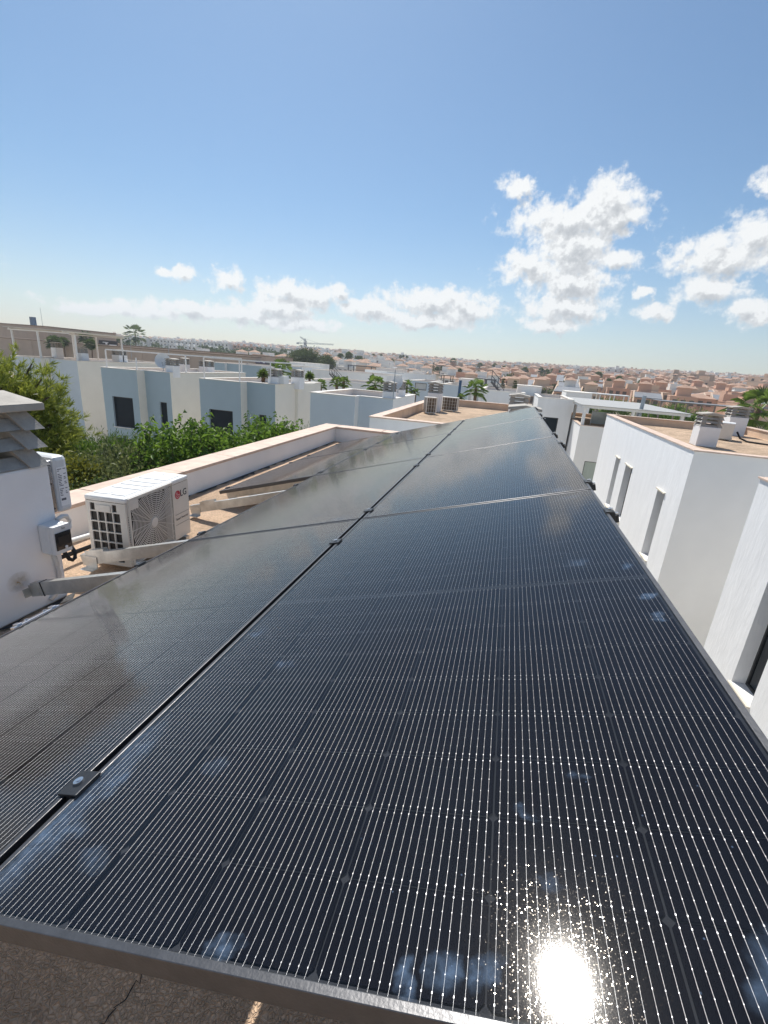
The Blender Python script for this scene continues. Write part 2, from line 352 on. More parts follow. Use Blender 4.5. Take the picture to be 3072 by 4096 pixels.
# solar glass: clear sheet, fresnel reflection, faint dust film, fine anti-glare texture, finger smears
def glass_mat(name, smears=()):
    m = bpy.data.materials.new(name); m.use_nodes = True; nt = m.node_tree; N = nt.nodes; L = nt.links; N.clear()
    def mth(op, a, b=None, clamp=False):
        n = N.new('ShaderNodeMath'); n.operation = op; n.use_clamp = clamp
        for i, v in enumerate((a, b)):
            if v is None: continue
            if isinstance(v, (int, float)): n.inputs[i].default_value = v
            else: L.new(v, n.inputs[i])
        return n.outputs[0]
    tc = N.new('ShaderNodeTexCoord')
    n1 = N.new('ShaderNodeTexNoise'); n1.inputs['Scale'].default_value = 900; n1.inputs['Detail'].default_value = 1; L.new(tc.outputs['Object'], n1.inputs['Vector'])
    n0 = N.new('ShaderNodeTexNoise'); n0.inputs['Scale'].default_value = 330; n0.inputs['Detail'].default_value = 2; L.new(tc.outputs['Object'], n0.inputs['Vector'])
    bp = N.new('ShaderNodeBump'); bp.inputs['Strength'].default_value = .05; bp.inputs['Distance'].default_value = .00025
    L.new(mth('ADD', n1.outputs[0], n0.outputs[0]), bp.inputs['Height'])
    n2 = N.new('ShaderNodeTexNoise'); n2.inputs['Scale'].default_value = 5; n2.inputs['Detail'].default_value = 8; n2.inputs['Roughness'].default_value = .7; L.new(tc.outputs['Object'], n2.inputs['Vector'])
    dust = mth('MULTIPLY', mth('SUBTRACT', n2.outputs[0], .40, True), .018)
    # specks
    vo = N.new('ShaderNodeTexVoronoi'); vo.inputs['Scale'].default_value = 38; L.new(tc.outputs['Object'], vo.inputs['Vector'])
    spk = mth('MULTIPLY', mth('LESS_THAN', vo.outputs['Distance'], .045), .16)
    tot = mth('ADD', dust, spk)
    if smears:
        wn = N.new('ShaderNodeTexNoise'); wn.inputs['Scale'].default_value = 24; wn.inputs['Detail'].default_value = 5; L.new(tc.outputs['Object'], wn.inputs['Vector'])
        wv = N.new('ShaderNodeVectorMath'); wv.operation = 'MULTIPLY_ADD'; L.new(wn.outputs['Color'], wv.inputs[0]); wv.inputs[1].default_value = (.09, .09, 0); L.new(tc.outputs['Object'], wv.inputs[2])
        acc = None
        for (u, v, ru, rv, k) in smears:
            q = N.new('ShaderNodeVectorMath'); q.operation = 'MULTIPLY_ADD'; L.new(wv.outputs[0], q.inputs[0]); q.inputs[1].default_value = (1/ru, 1/rv, 0); q.inputs[2].default_value = (-(u+.045)/ru, -(v+.045)/rv, 0)
            ln = N.new('ShaderNodeVectorMath'); ln.operation = 'LENGTH'; L.new(q.outputs[0], ln.inputs[0])
            e = mth('MULTIPLY', mth('SUBTRACT', 1.0, ln.outputs['Value'], True), k)
            acc = e if acc is None else mth('MAXIMUM', acc, e)
        n3 = N.new('ShaderNodeTexNoise'); n3.inputs['Scale'].default_value = 45; n3.inputs['Detail'].default_value = 6; n3.inputs['Roughness'].default_value = .7; L.new(tc.outputs['Object'], n3.inputs['Vector'])
        sm = mth('MULTIPLY', mth('MULTIPLY', acc, mth('SUBTRACT', n3.outputs[0], .25, True)), .75)
        tot = mth('ADD', tot, sm)
    fr = N.new('ShaderNodeFresnel'); fr.inputs['IOR'].default_value = 1.62
    tr = N.new('ShaderNodeBsdfTransparent'); tr.inputs[0].default_value = (.93, .94, .95, 1)
    gl = N.new('ShaderNodeBsdfGlossy'); gl.inputs['Roughness'].default_value = .075; gl.inputs[0].default_value = (.95, .96, .98, 1); L.new(bp.outputs[0], gl.inputs['Normal'])
    # textured anti-glare surface: tiny facets that each tilt a little their own way
    vf = N.new('ShaderNodeTexVoronoi'); vf.inputs['Scale'].default_value = 1300; L.new(tc.outputs['Object'], vf.inputs['Vector'])
    vs_ = N.new('ShaderNodeVectorMath'); vs_.operation = 'SUBTRACT'; L.new(vf.outputs['Color'], vs_.inputs[0]); vs_.inputs[1].default_value = (.5, .5, .5)
    sp_ = N.new('ShaderNodeSeparateXYZ'); L.new(vf.outputs['Color'], sp_.inputs[0]); mg = mth('MULTIPLY', mth('POWER', sp_.outputs[2], 1.6), .13)
    cb_ = N.new('ShaderNodeCombineXYZ'); L.new(mg, cb_.inputs[0]); L.new(mg, cb_.inputs[1])
    v2_ = N.new('ShaderNodeVectorMath'); v2_.operation = 'MULTIPLY'; L.new(vs_.outputs[0], v2_.inputs[0]); L.new(cb_.outputs[0], v2_.inputs[1])
    ge = N.new('ShaderNodeNewGeometry'); v3_ = N.new('ShaderNodeVectorMath'); v3_.operation = 'ADD'; L.new(v2_.outputs[0], v3_.inputs[0]); L.new(ge.outputs['Normal'], v3_.inputs[1])
    v4_ = N.new('ShaderNodeVectorMath'); v4_.operation = 'NORMALIZE'; L.new(v3_.outputs[0], v4_.inputs[0])
    g2 = N.new('ShaderNodeBsdfGlossy'); g2.inputs['Roughness'].default_value = .06; g2.inputs[0].default_value = (1, .90, .80, 1); L.new(v4_.outputs[0], g2.inputs['Normal'])
    gm_ = N.new('ShaderNodeMixShader'); gm_.inputs[0].default_value = .40; L.new(gl.outputs[0], gm_.inputs[1]); L.new(g2.outputs[0], gm_.inputs[2])
    mx = N.new('ShaderNodeMixShader'); L.new(mth('MAXIMUM', mth('SUBTRACT', fr.outputs[0], .037), .015), mx.inputs[0]); L.new(tr.outputs[0], mx.inputs[1]); L.new(gm_.outputs[0], mx.inputs[2])   # anti-reflective coating takes the head-on reflection down
    df = N.new('ShaderNodeBsdfDiffuse'); df.inputs[0].default_value = (.27, .41, .63, 1)  # dust and smear film, sky's blue reflection put into its colour
    m2 = N.new('ShaderNodeMixShader'); L.new(tot, m2.inputs[0]); L.new(mx.outputs[0], m2.inputs[1]); L.new(df.outputs[0], m2.inputs[2])
    o = N.new('ShaderNodeOutputMaterial'); L.new(m2.outputs[0], o.inputs[0]); return m
SM = [(.015,.13,.07,.17,.9),(.03,.30,.05,.12,.55),(.064,.138,.03,.03,.8),(.157,.101,.035,.025,.5),(.061,.235,.03,.05,.8),(.048,.765,.03,.02,.6),(.229,.60,.03,.02,.5),(.71,.046,.022,.025,1.2),(.749,.041,.016,.025,1.1),(.668,.024,.018,.016,1.0),(.442,.024,.03,.014,.9),
      (1.092,1.031,.018,.025,.8),(.970,1.084,.03,.04,.5),(1.090,.844,.014,.018,1.0),(1.087,.747,.02,.018,1.0),(.868,.302,.018,.014,.5),(.821,.143,.016,.01,.5),(1.01,.079,.03,.04,.7),(.791,.231,.022,.01,.5),(.25,.28,.03,.02,.3),(.02,.34,.02,.06,.6),(.80,1.88,.06,.02,.5),(1.02,1.84,.06,.03,.5)]
glass_p1 = glass_mat('solar_glass_with_smears', SM)
glass_p = glass_mat('solar_glass', [(1.0,.06,.08,.05,.5),(.8,.2,.05,.04,.4),(.06,.2,.04,.1,.3)])

# ------------------------------------------------------------------ terrain
GZ = -5.9
def terrain(x, y):
    d = math.hypot(x, y); az = math.degrees(math.atan2(x, y))
    k = 0.0265*(1+.28*max(0, min(1, (az+2)/22)))
    if az < -28: k *= max(.62, 1-(-28-az)/55)
    h = k*max(0, min(d, 930)-125) - max(0, d-930)*.01
    return GZ + h
mb = MB(); NA, rs = 72, [0, 15, 40, 80, 125, 170, 230, 300, 380, 480, 600, 740, 860, 930, 1100, 1600, 3000, 6000]
mb.v.append((0, 0, GZ))
for r in rs[1:]:
    for k in range(NA):
        a = 2*math.pi*k/NA; mb.v.append((r*math.sin(a), r*math.cos(a), terrain(r*math.sin(a), r*math.cos(a))))
for k in range(NA): mb.f.append((0, 1+(k+1) % NA, 1+k))
for i in range(len(rs)-2):
    for k in range(NA):
        a = 1+i*NA+k; b = 1+i*NA+(k+1) % NA; mb.f.append((a, b, b+NA, a+NA))
mb.m = [0]*len(mb.f)
g = mb.build('ground', ground_m, smooth=True); tag(g, kind='structure')
mb = MB(); mb.box(.55, -6, GZ-.05, 4.15, 40, GZ+.06); mb.box(-4.6, -6, GZ-.05, -3.72, 17, GZ+.055)
tag(mb.build('path', pave_m), kind='structure')

# ------------------------------------------------------------------ chimney with concrete louvre cap (prototype pieces)
CW, CD = .25, .30          # half sizes x, y of shaft
def chimney_meshes():
    out = {}
    out['cap'] = MB().hexa([(-CW-.035,-CD-.005,.325),(CW+.035,-CD-.005,.325),(CW+.035,CD+.005,.325),(-CW-.035,CD+.005,.325),(-CW-.035,-CD-.005,.365),(CW+.035,-CD-.005,.365),(CW+.035,CD+.005,.365),(-CW-.035,CD+.005,.365)])
    c = out['cap']; c.add([(-CW-.035,-CD-.005,.3651),(CW+.035,-CD-.005,.3651),(CW+.035,CD+.005,.3651),(-CW-.035,CD+.005,.3651),(0,-CD-.005,.412),(0,CD+.005,.412)], [(0,1,4),(2,3,5),(1,2,5,4),(3,0,4,5)])
    return out
def mk_slat(w, ax):   # one sloped louvre slat, length 2w, outer face leaning outwards at the bottom
    m = MB(); hw = w
    p = [(-hw, 0, 0), (hw, 0, 0), (hw, -.022, 0), (-hw, -.022, 0), (-hw+.012, -.05, .062), (hw-.012, -.05, .062), (hw-.012, -.072, .062), (-hw+.012, -.072, .062)]
    m.hexa([p[3], p[2], p[1], p[0], p[7], p[6], p[5], p[4]]); return m
SLATX = mk_slat(CW-.07, 0).mesh('louvre_slat', concrete); SLATY = mk_slat(CD-.07, 0).mesh('louvre_slat', concrete)
POST = MB().hexa([(-.10,-.10,0),(0,-.10,0),(0,0,0),(-.10,0,0),(-.15,-.15,.098),(-.052,-.15,.098),(-.052,-.052,.098),(-.15,-.052,.098)]).mesh('corner_post', concrete)
COL = MB().box(-.025,-.025,0,.025,.025,.33).mesh('inner_column', concrete)
CAPM = chimney_meshes()['cap'].mesh('cap', concrete_l)
def chimney(parent, x, y, base, top, mat, sx=1, sy=1, capmat=None):
    """shaft mesh (part) whose louvres, posts and cap are sub-parts; origin at top centre of the shaft"""
    sh = MB().box(-CW, -CD, base-top, CW, CD, 0).build('chimney', mat, parent, bevel=.012, loc=(x, y, top)); sh.scale = (sx, sy, 1)
    for k in range(3):
        z = .002+k*.108
        for sxx, syy, rz in ((1,1,0),(-1,1,math.pi/2),(-1,-1,math.pi),(1,-1,-math.pi/2)):
            o = link('corner_post', POST, sh, 0, (sxx*(CW+.02), syy*CD, z), (0, 0, rz)); o.scale = (1, 1, 1.07)
        for (m, px, py, rz) in ((SLATX, 0, CD-.016, 0), (SLATX, 0, -CD+.016, math.pi), (SLATY, CW+.004, 0, -math.pi/2), (SLATY, -CW-.004, 0, math.pi/2)):
            o = link('louvre_slat', m, sh, 0, (px, py, z+.004), (0, 0, rz)); o.scale = (1, 1, .95)
    [link('inner_column', COL, sh, 0, (a*(CW-.075), b*(CD-.075), 0)) for a in (-1, 1) for b in (-1, 1)]
    link('cap', CAPM if capmat is None else capmat, sh, .006, (0, 0, 0))
    return sh

# ------------------------------------------------------------------ house builder (flat roofed cube houses of the estate)
def coping_run(parent, a, b, w, z, t, mat, piece=1.0, proud=0.0, name='coping_stone'):
    """run of coping stones from a to b (2D centre line points), each stone its own object"""
    a = Vector((a[0], a[1], 0)); b = Vector((b[0], b[1], 0)); L_ = (b-a).length; n = max(1, round(L_/piece)); d = (b-a)/L_; s = L_/n
    me = MB().box(-s/2+.003, -w/2, 0, s/2-.003, w/2, t).mesh(name, mat)
    ang = math.atan2(d.y, d.x)
    for i in range(n):
        p = a+d*(s*(i+.5)); link(name, me, parent, .004 if piece < 1.6 else 0, (p.x, p.y, z+random.uniform(0, .0015)), (0, 0, ang))
def ring_coping(parent, x0, y0, x1, y1, w, z, t, mat, piece, ov=.03):
    h = w/2
    coping_run(parent, (x0-ov, y0-ov+h), (x1+ov, y0-ov+h), w, z, t, mat, piece)
    coping_run(parent, (x0-ov, y1+ov-h), (x1+ov, y1+ov-h), w, z+.002, t, mat, piece)
    coping_run(parent, (x0-ov+h, y0-ov+w), (x0-ov+h, y1+ov-w), w, z+.001, t, mat, piece)
    coping_run(parent, (x1+ov-h, y0-ov+w), (x1+ov-h, y1+ov-w), w, z+.001, t, mat, piece)
def window(parent, mat, x, y, z, w, h, axis, fr=.05, sill=True, pane='pane'):
    """pane and frame set in an opening; axis 'y' = opening faces -y, 'x' = faces -x, 'X' = faces +x; (x,y,z) lower-left seen from outside at pane plane"""
    f = MB()
    if axis == 'y':
        f.box(x, y, z, x+fr, y+.05, z+h).box(x+w-fr, y, z, x+w, y+.05, z+h).box(x+fr, y, z, x+w-fr, y+.05, z+fr).box(x+fr, y, z+h-fr, x+w-fr, y+.05, z+h)
        p = MB().box(x+fr, y+.02, z+fr, x+w-fr, y+.04, z+h-fr)
    else:
        s = 1 if axis == 'x' else -1; xa, xb = (x, x+.05) if s > 0 else (x-.05, x)
        f.box(xa, y, z, xb, y+fr, z+h).box(xa, y+w-fr, z, xb, y+w, z+h).box(xa, y+fr, z, xb, y+w-fr, z+fr).box(xa, y+fr, z+h-fr, xb, y+w-fr, z+h)
        p = MB().box(x+s*.02 if s > 0 else x-.04, y+fr, z+fr, x+.04 if s > 0 else x-.02, y+w-fr, z+h-fr)
    fo = f.build('window_frame', win_frame, parent); p.build(pane, mat, fo); return fo

def estate_house(label, x0, x1, y0, y1, step=None, front=blue_wall, side=cream_wall, ret=cream_wall, top=.27, zg=GZ, wins=(), cop=white_cop, roofm=roof_tan, piece=2.0, group=None, name='cube_house', floor=0.0, west=None):
    """step=(xs, dy): front wall right of xs is set back by dy, joined by a side-coloured return"""
    h = thing(name, label, 'house', (x0, y0, zg), group=group)
    H = top-zg; W = x1-x0; D = y1-y0
    xs, dy = (step[0]-x0, step[1]) if step else (W, 0)
    holesL = [(a, b, c, d) for (seg, a, b, c, d, m) in wins if seg == 'L']; holesR = [(a, b, c, d) for (seg, a, b, c, d, m) in wins if seg == 'R']
    m = MB().wall((0,0,0), (1,0,0), (0,0,1), xs, H, [(a-x0, b-zg, c-x0, d-zg) for a, b, c, d in holesL], .12, (0,1,0))
    if step: m.wall((xs,dy,0), (1,0,0), (0,0,1), W-xs, H, [(a-x0-xs, b-zg, c-x0-xs, d-zg) for a, b, c, d in holesR], .12, (0,1,0))
    m.build('front_wall', front, h)
    if step: MB().wall((xs,0,0), (0,1,0), (0,0,1), dy, H, (), .1, (-1,0,0)).build('return_wall', ret, h)
    hs = [(a-y0-dy, b-zg, c-y0-dy, d-zg) for (seg, a, b, c, d, mm) in wins if seg == 'E']
    MB().wall((W,dy,0), (0,1,0), (0,0,1), D-dy, H, hs, .15, (-1,0,0)).build('side_wall', side, h)
    hw = [(a-y0, b-zg, c-y0, d-zg) for (seg, a, b, c, d, mm) in wins if seg == 'W']
    mw = MB().wall((0,0,0), (0,1,0), (0,0,1), D, H, hw, .26, (1,0,0)).wall((0,D,0), (1,0,0), (0,0,1), W, H, (), .1, (0,-1,0))
    mw.build('rear_wall', west or side, h)
    for (seg, a, b, c, d, mm) in wins:
        if seg in 'LR':
            window(h, mm, a-x0, .10+(dy if seg == 'R' else 0), b-zg, c-a, d-b, 'y'); yy = dy if seg == 'R' else 0
            MB().box(a-x0-.05, yy-.05, b-zg-.045, c-x0+.05, yy-.002, b-zg-.003).build('window_sill', white_cop, h)
        elif seg == 'E': window(h, mm, W-.10, a-y0, b-zg, c-a, d-b, 'X', .04)
        else: window(h, mm, .20, a-y0, b-zg, c-a, d-b, 'x', .04)
    # parapet inner faces and roof
    t = .22; zf = floor-zg
    r = MB().add([(t,t,zf),(xs-(0 if step else t),t,zf),(xs-(0 if step else t),D-t,zf),(t,D-t,zf)], [(0,1,2,3)])
    if step: r.add([(xs,dy+t,zf),(W-t,dy+t,zf),(W-t,D-t,zf),(xs,D-t,zf)], [(0,1,2,3)])
    r.build('roof', roofm, h)
    p = MB()
    runs = ((t,t,xs-.1,t),(xs,dy+t,W-t,dy+t),(W-t,dy+t,W-t,D-t),(W-t,D-t,t,D-t),(t,D-t,t,t)) if step else ((t,t,W-t,t),(W-t,t,W-t,D-t),(W-t,D-t,t,D-t),(t,D-t,t,t))
    for (ax, ay, bx, by) in runs:
        p.add([(ax,ay,zf-.05),(bx,by,zf-.05),(bx,by,H),(ax,ay,H)], [(3,2,1,0)])
    p.build('parapet', peach_par if cop is coping_m else white_wall, h)
    if step:
        w = t+.06
        coping_run(h, (-.03, w/2-.03), (xs+.03, w/2-.03), w, H, .03, cop, piece); coping_run(h, (xs+.03, dy+w/2-.03), (W+.03, dy+w/2-.03), w, H+.002, .03, cop, piece)
        if dy > .3: MB().box(xs-.1, w, zf, xs-.003, dy+t, H+.028).build('parapet', white_wall, h)
        coping_run(h, (-.03, D+.03-w/2), (W+.03, D+.03-w/2), w, H+.001, .03, cop, piece)
        coping_run(h, (w/2-.03, w-.03), (w/2-.03, D+.03-w), w, H+.0015, .03, cop, piece); coping_run(h, (W+.03-w/2, dy+w-.03), (W+.03-w/2, D+.03-w), w, H+.0015, .03, cop, piece)
    else:
        ring_coping(h, 0, 0, W, D, t+.06, H, .03, cop, piece)
    return h

# ------------------------------------------------------------------ own house and its roof
random.seed(4)
def loc(h, x, y, z): return (x-h.location.x, y-h.location.y, z-h.location.z)
own = thing('own_house', 'white house whose pebbled roof carries the solar panels', 'house', (-3.69, -9.0, GZ))
OX, OY = -3.69, -9.0
def O(mb_, name, mat, bevel=0): 
    o = mb_.build(name, mat, own, bevel=bevel); o.location = (-OX, -OY, -GZ); return o
O(MB().wall((-3.69,-9,GZ), (1,0,0), (0,0,1), 4.24, .27-GZ, (), .1, (0,1,0)).wall((.55,-9,GZ), (0,1,0), (0,0,1), 18.3, .27-GZ, (), .1, (-1,0,0))
  .wall((-3.69,9.3,GZ), (1,0,0), (0,0,1), 4.24, .27-GZ, (), .1, (0,-1,0)).wall((-3.69,-9,GZ), (0,1,0), (0,0,1), 18.3, .27-GZ, (), .1, (1,0,0)), 'outer_wall', white_wall)
# roof sheet with gentle unevenness
V = []; F = []; nx, ny = 22, 84
for j in range(ny+1):
    for i in range(nx+1):
        V.append((-3.39+3.65*i/nx, -8.7+17.71*j/ny, random.uniform(-.004, .003)))
for j in range(ny):
    for i in range(nx): a = j*(nx+1)+i; F.append((a, a+1, a+nx+2, a+nx+1))
m_ = MB(); m_.v = V; m_.f = F; m_.m = [0]*len(F); O(m_, 'roof', roof_gravel)
O(MB().box(-3.68,-8.98,-.05,-3.38,9.29,.268), 'parapet', white_wall)
O(MB().box(-3.377,9.0,-.05,.548,9.285,.266), 'parapet', white_wall)
O(MB().box(.25,-8.98,-.05,.54,8.997,.266), 'parapet', white_wall)
for a, b, w in (((-3.54,-9.0),(-3.54,9.33),.35),):
    n = 18; s_ = 18.33/n; me = MB().box(-.175,-s_/2+.003,0,.175,s_/2-.003,.035).mesh('coping_stone', coping_m)
    for i in range(n): o = link('coping_stone', me, own, .006, (-3.54-OX+random.uniform(-.002,.002), -9.0+s_*(i+.5)-OY, .27-GZ+random.uniform(0,.002)))
me = MB().box(-.485,-.175,0,.485,.175,.035).mesh('coping_stone', coping_m)
for i in range(4): link('coping_stone', me, own, .006, (-3.36+.98*(i+.5)-OX, 9.155-OY, .27-GZ+random.uniform(0,.002)))
# tar line at the foot of the parapet
def ragged(pts, w0, seed, z=.004):
    rr = random.Random(seed); m = MB(); L_ = []
    for i in range(len(pts)-1):
        n = max(2, int((Vector(pts[i+1])-Vector(pts[i])).length/.07))
        for k in range(n): L_.append(Vector(pts[i]).lerp(Vector(pts[i+1]), k/n))
    vs = []
    for i, p in enumerate(L_):
        d = (L_[min(i+1, len(L_)-1)]-L_[max(0, i-1)]).normalized(); nrm = Vector((-d.y, d.x, 0)); w = w0*rr.choice((.12,.25,.5,.8,1.1,1.5))*rr.uniform(.6, 1.3)
        vs += [p+Vector((0,0,z)), p-nrm*w+Vector((0,0,z+rr.uniform(0,.006)))]
    m.add(vs, [(2*i, 2*i+1, 2*i+3, 2*i+2) for i in range(len(L_)-1)]); return m
O(ragged([(-3.379,-8.5,0),(-3.379,8.99,0)], .05, 3), 'tar_seal', tar)
O(ragged([(-2.605,1.2,0),(-2.605,2.12,0),(-3.1,2.12,0)], .055, 8), 'tar_seal', tar)
# cracks in the roof finish, seen below the near panel edge
def crack(pts, w, seed):
    rr = random.Random(seed); m = MB(); L_ = []
    for i in range(len(pts)-1):
        n = 14
        for k in range(n): L_.append(Vector(pts[i]).lerp(Vector(pts[i+1]), k/n)+Vector((rr.uniform(-.008,.008), rr.uniform(-.008,.008), 0)))
    vs = []
    for i, p in enumerate(L_):
        d = (L_[min(i+1, len(L_)-1)]-L_[max(0, i-1)]).normalized(); nrm = Vector((-d.y, d.x, 0))*w*rr.uniform(.3, 1)
        vs += [p+nrm+Vector((0,0,.0045)), p-nrm+Vector((0,0,.0045))]
    m.add(vs, [(2*i, 2*i+1, 2*i+3, 2*i+2) for i in range(len(L_)-1)]); return m
for k, pts in enumerate(([(-1.1,.62,0),(-.98,.75,0),(-.99,.93,0)], [(-.74,.50,0),(-.70,.66,0),(-.66,.80,0)], [(-1.62,.78,0),(-1.55,.9,0)])):
    O(crack(pts, .0022, k), 'crack', tar)
# pebble grains lying loose on the near roof
ch = chimney(own, -2.86-OX, 1.736-OY, 0-GZ, .883-GZ, chim_white, 1, 1.18)      # near chimney (its +x face carries the electrics)
for nm, (x, y, tp) in {'a': (.31, 8.72, .70)}.items(): chimney(own, x-OX, y-OY, 0-GZ, tp-GZ, chim_white)
# rust stain round the beam bracket on the chimney
mm = MB(); n = 26
mm.add([(0, math.cos(6.283*k/n)*.075, math.sin(6.283*k/n)*.06) for k in range(n)], [tuple(range(n))])
mm.build('rust_stain', rust, own, loc=(-2.6085-OX, 1.80-OY, .235-GZ))

# ------------------------------------------------------------------ solar array
TILT = R(16.2); T = Vector((math.cos(TILT), 0, math.sin(TILT))); NRM = Vector((-math.sin(TILT), 0, math.cos(TILT)))
PO = CAM - NRM*.572 + T*(-.8506) + Vector((0, .2783, 0))       # lower near corner of the upper near panel
PW, PL, PG, UG = 1.134, 1.925, .015, .018
PU, PV, MG = .184, .104, .020
def uv(u, v, n=0.0): return PO + T*u + Vector((0, v, 0)) + NRM*n
def frame_meshes():
    w, hgt = .011, .035
    a = MB().box(0, 0, -hgt, w, PL, 0).mesh('frame_rail', frame_al); b = MB().box(PW-w, 0, -hgt, PW, PL, 0).mesh('frame_rail', frame_al)
    c = MB().box(w+.0004, .0003, -hgt, PW-w-.0004, w, -.0002).mesh('frame_rail', frame_al); d = MB().box(w+.0004, PL-w, -hgt, PW-w-.0004, PL-.0003, -.0002).mesh('frame_rail', frame_al)
    return [a, b, c, d]
FM = frame_meshes()
BACK = MB().add([(.009,.009,-.007),(PW-.009,.009,-.007),(PW-.009,PL-.009,-.007),(.009,PL-.009,-.007)], [(0,1,2,3),(3,2,1,0)]).mesh('backsheet', back_m)
BOUNCE = MB().add([(.009,.009,-.011),(PW-.009,.009,-.011),(PW-.009,PL-.009,-.011),(.009,PL-.009,-.011)], [(3,2,1,0)]).mesh('bounce_sheet', pm('white_bounce_sheet', (.82,.82,.81), .6, .03, 3))  # unseen white underside, added to bounce warm light onto the roof below
GLS = lambda mt: MB().add([(.0112,.0112,-.0016),(PW-.0112,.0112,-.0016),(PW-.0112,PL-.0112,-.0016),(.0112,PL-.0112,-.0016)], [(0,1,2,3)]).mesh('glass', mt)
G1, G2 = GLS(glass_p1), GLS(glass_p)
cw, chh, cf = PU/2-.0012, PV/2-.0008, .006
CELL = MB().add([(-cw+cf,-chh,0),(cw-cf,-chh,0),(cw,-chh+cf,0),(cw,chh-cf,0),(cw-cf,chh,0),(-cw+cf,chh,0),(-cw,chh-cf,0),(-cw,-chh+cf,0)], [tuple(range(8))]).mesh('cell', cell_m)
def cell_spots():
    out = []
    for j in range(18):
        v = PL/2 + (j-8.5)*PV + (MG/2 if j >= 9 else -MG/2)
        for i in range(6): out.append((PW/2+(i-2.5)*PU, v))
    return out
CS = cell_spots()
m_ = MB()
for (u, v) in CS: m_.add([(u+x, v+y, -.0048) for x, y in ((-cw+cf,-chh),(cw-cf,-chh),(cw,-chh+cf),(cw,chh-cf),(cw-cf,chh),(-cw+cf,chh),(-cw,chh-cf),(-cw,-chh+cf))], [tuple(range(8))])
CELLSHEET = m_.mesh('cell_sheet', cell_m)
def wires(pads):
    m = MB(); p = MB(); rw = .00027
    for i in range(6):
        for k in range(16):
            u = PW/2+(i-2.5)*PU + (k-7.5)*(PU-.006)/16
            for s in (0, 1):
                va = PL/2 + (MG/2 if s else -MG/2-9*PV); vb = va+9*PV; va -= .006; vb += .006
                m.add([(u-rw,va,-.0046),(u-rw*.5,va,-.00435),(u+rw*.5,va,-.00435),(u+rw,va,-.0046),(u-rw,vb,-.0046),(u-rw*.5,vb,-.00435),(u+rw*.5,vb,-.00435),(u+rw,vb,-.0046)], [(0,4,5,1),(1,5,6,2),(2,6,7,3)])
                if pads:
                    for j in range(9):
                        for q in (.06, .22, .40, .60, .78, .94):
                            v = va+.006+(j+q)*PV; s2 = .00058 if q in (.06, .94) else .00036
                            p.add([(u-s2,v-s2*1.6,-.0040),(u+s2,v-s2*1.6,-.0040),(u+s2,v+s2*1.6,-.0040),(u-s2,v+s2*1.6,-.0040)], [(0,1,2,3)])
    # cross connectors at the middle gap and both ends
    r = MB()
    for v in (PL/2, PL/2-MG/2-9*PV-.004, PL/2+MG/2+9*PV+.004):
        r.add([(.03,v-.0025,-.0045),(PW-.03,v-.0025,-.0045),(PW-.03,v+.0025,-.0045),(.03,v+.0025,-.0045)], [(0,1,2,3)])
    return m.mesh('busbar_wires', wire_m, True), (p.mesh('solder_pads', pad_m) if pads else None), r.mesh('cross_connector', pm('dark_connector', (.045,.048,.055), .8, .1, spec=0.0) if 'dark_connector' not in MATS else MATS['dark_connector'])
WNEAR, PADS, XC = wires(True)
def solar_panel(label, u, v, near, gm):
    t = thing('solar_panel', label, 'solar panel', uv(u, v), (0, -TILT, 0), 'black solar panels of the tilted roof array')
    for f in FM: link('frame_rail', f, t, .0012)
    link('backsheet', BACK, t); link('bounce_sheet', BOUNCE, t)
    link('glass', gm, t)
    if near:
        for (x, y) in CS: link('cell', CELL, t, 0, (x, y, -.0048))
        tag(link('solder_pads', PADS, t), kind='stuff')
    else: tag(link('cell_sheet', CELLSHEET, t), kind='stuff')
    tag(link('busbar_wires', WNEAR, t), kind='stuff')
    link('cross_connector', XC, t)
    return t
S = PL+PG
U2, U3 = -PW-UG, -2*(PW+UG)
solar_panel('nearest solar panel in the upper row, with the sun glint and finger smears', 0, 0, True, G1)
solar_panel('second solar panel in the upper row, beyond the one with the sun glint', 0, S, True, G2)
solar_panel('third solar panel in the upper row, counted from the near frame edge', 0, 2*S, False, G2)
solar_panel('farthest solar panel of the upper row, in front of the concrete vent cap', 0, 3*S, False, G2)
solar_panel('nearest solar panel in the middle row, mirroring the white chimney', U2, 0, True, G2)
solar_panel('second solar panel in the middle row, beside the air conditioner', U2, S, True, G2)
solar_panel('third solar panel in the middle row, level with the front low-row panel', U2, 2*S, False, G2)
solar_panel('farthest solar panel of the middle row, next to the neighbouring roof', U2, 3*S, False, G2)
solar_panel('front solar panel of the lowest row, with its dark edge over bare beams', U3, 2*S, False, G2)
solar_panel('rear solar panel of the lowest row, in the corner of the parapet', U3, 3*S, False, G2)

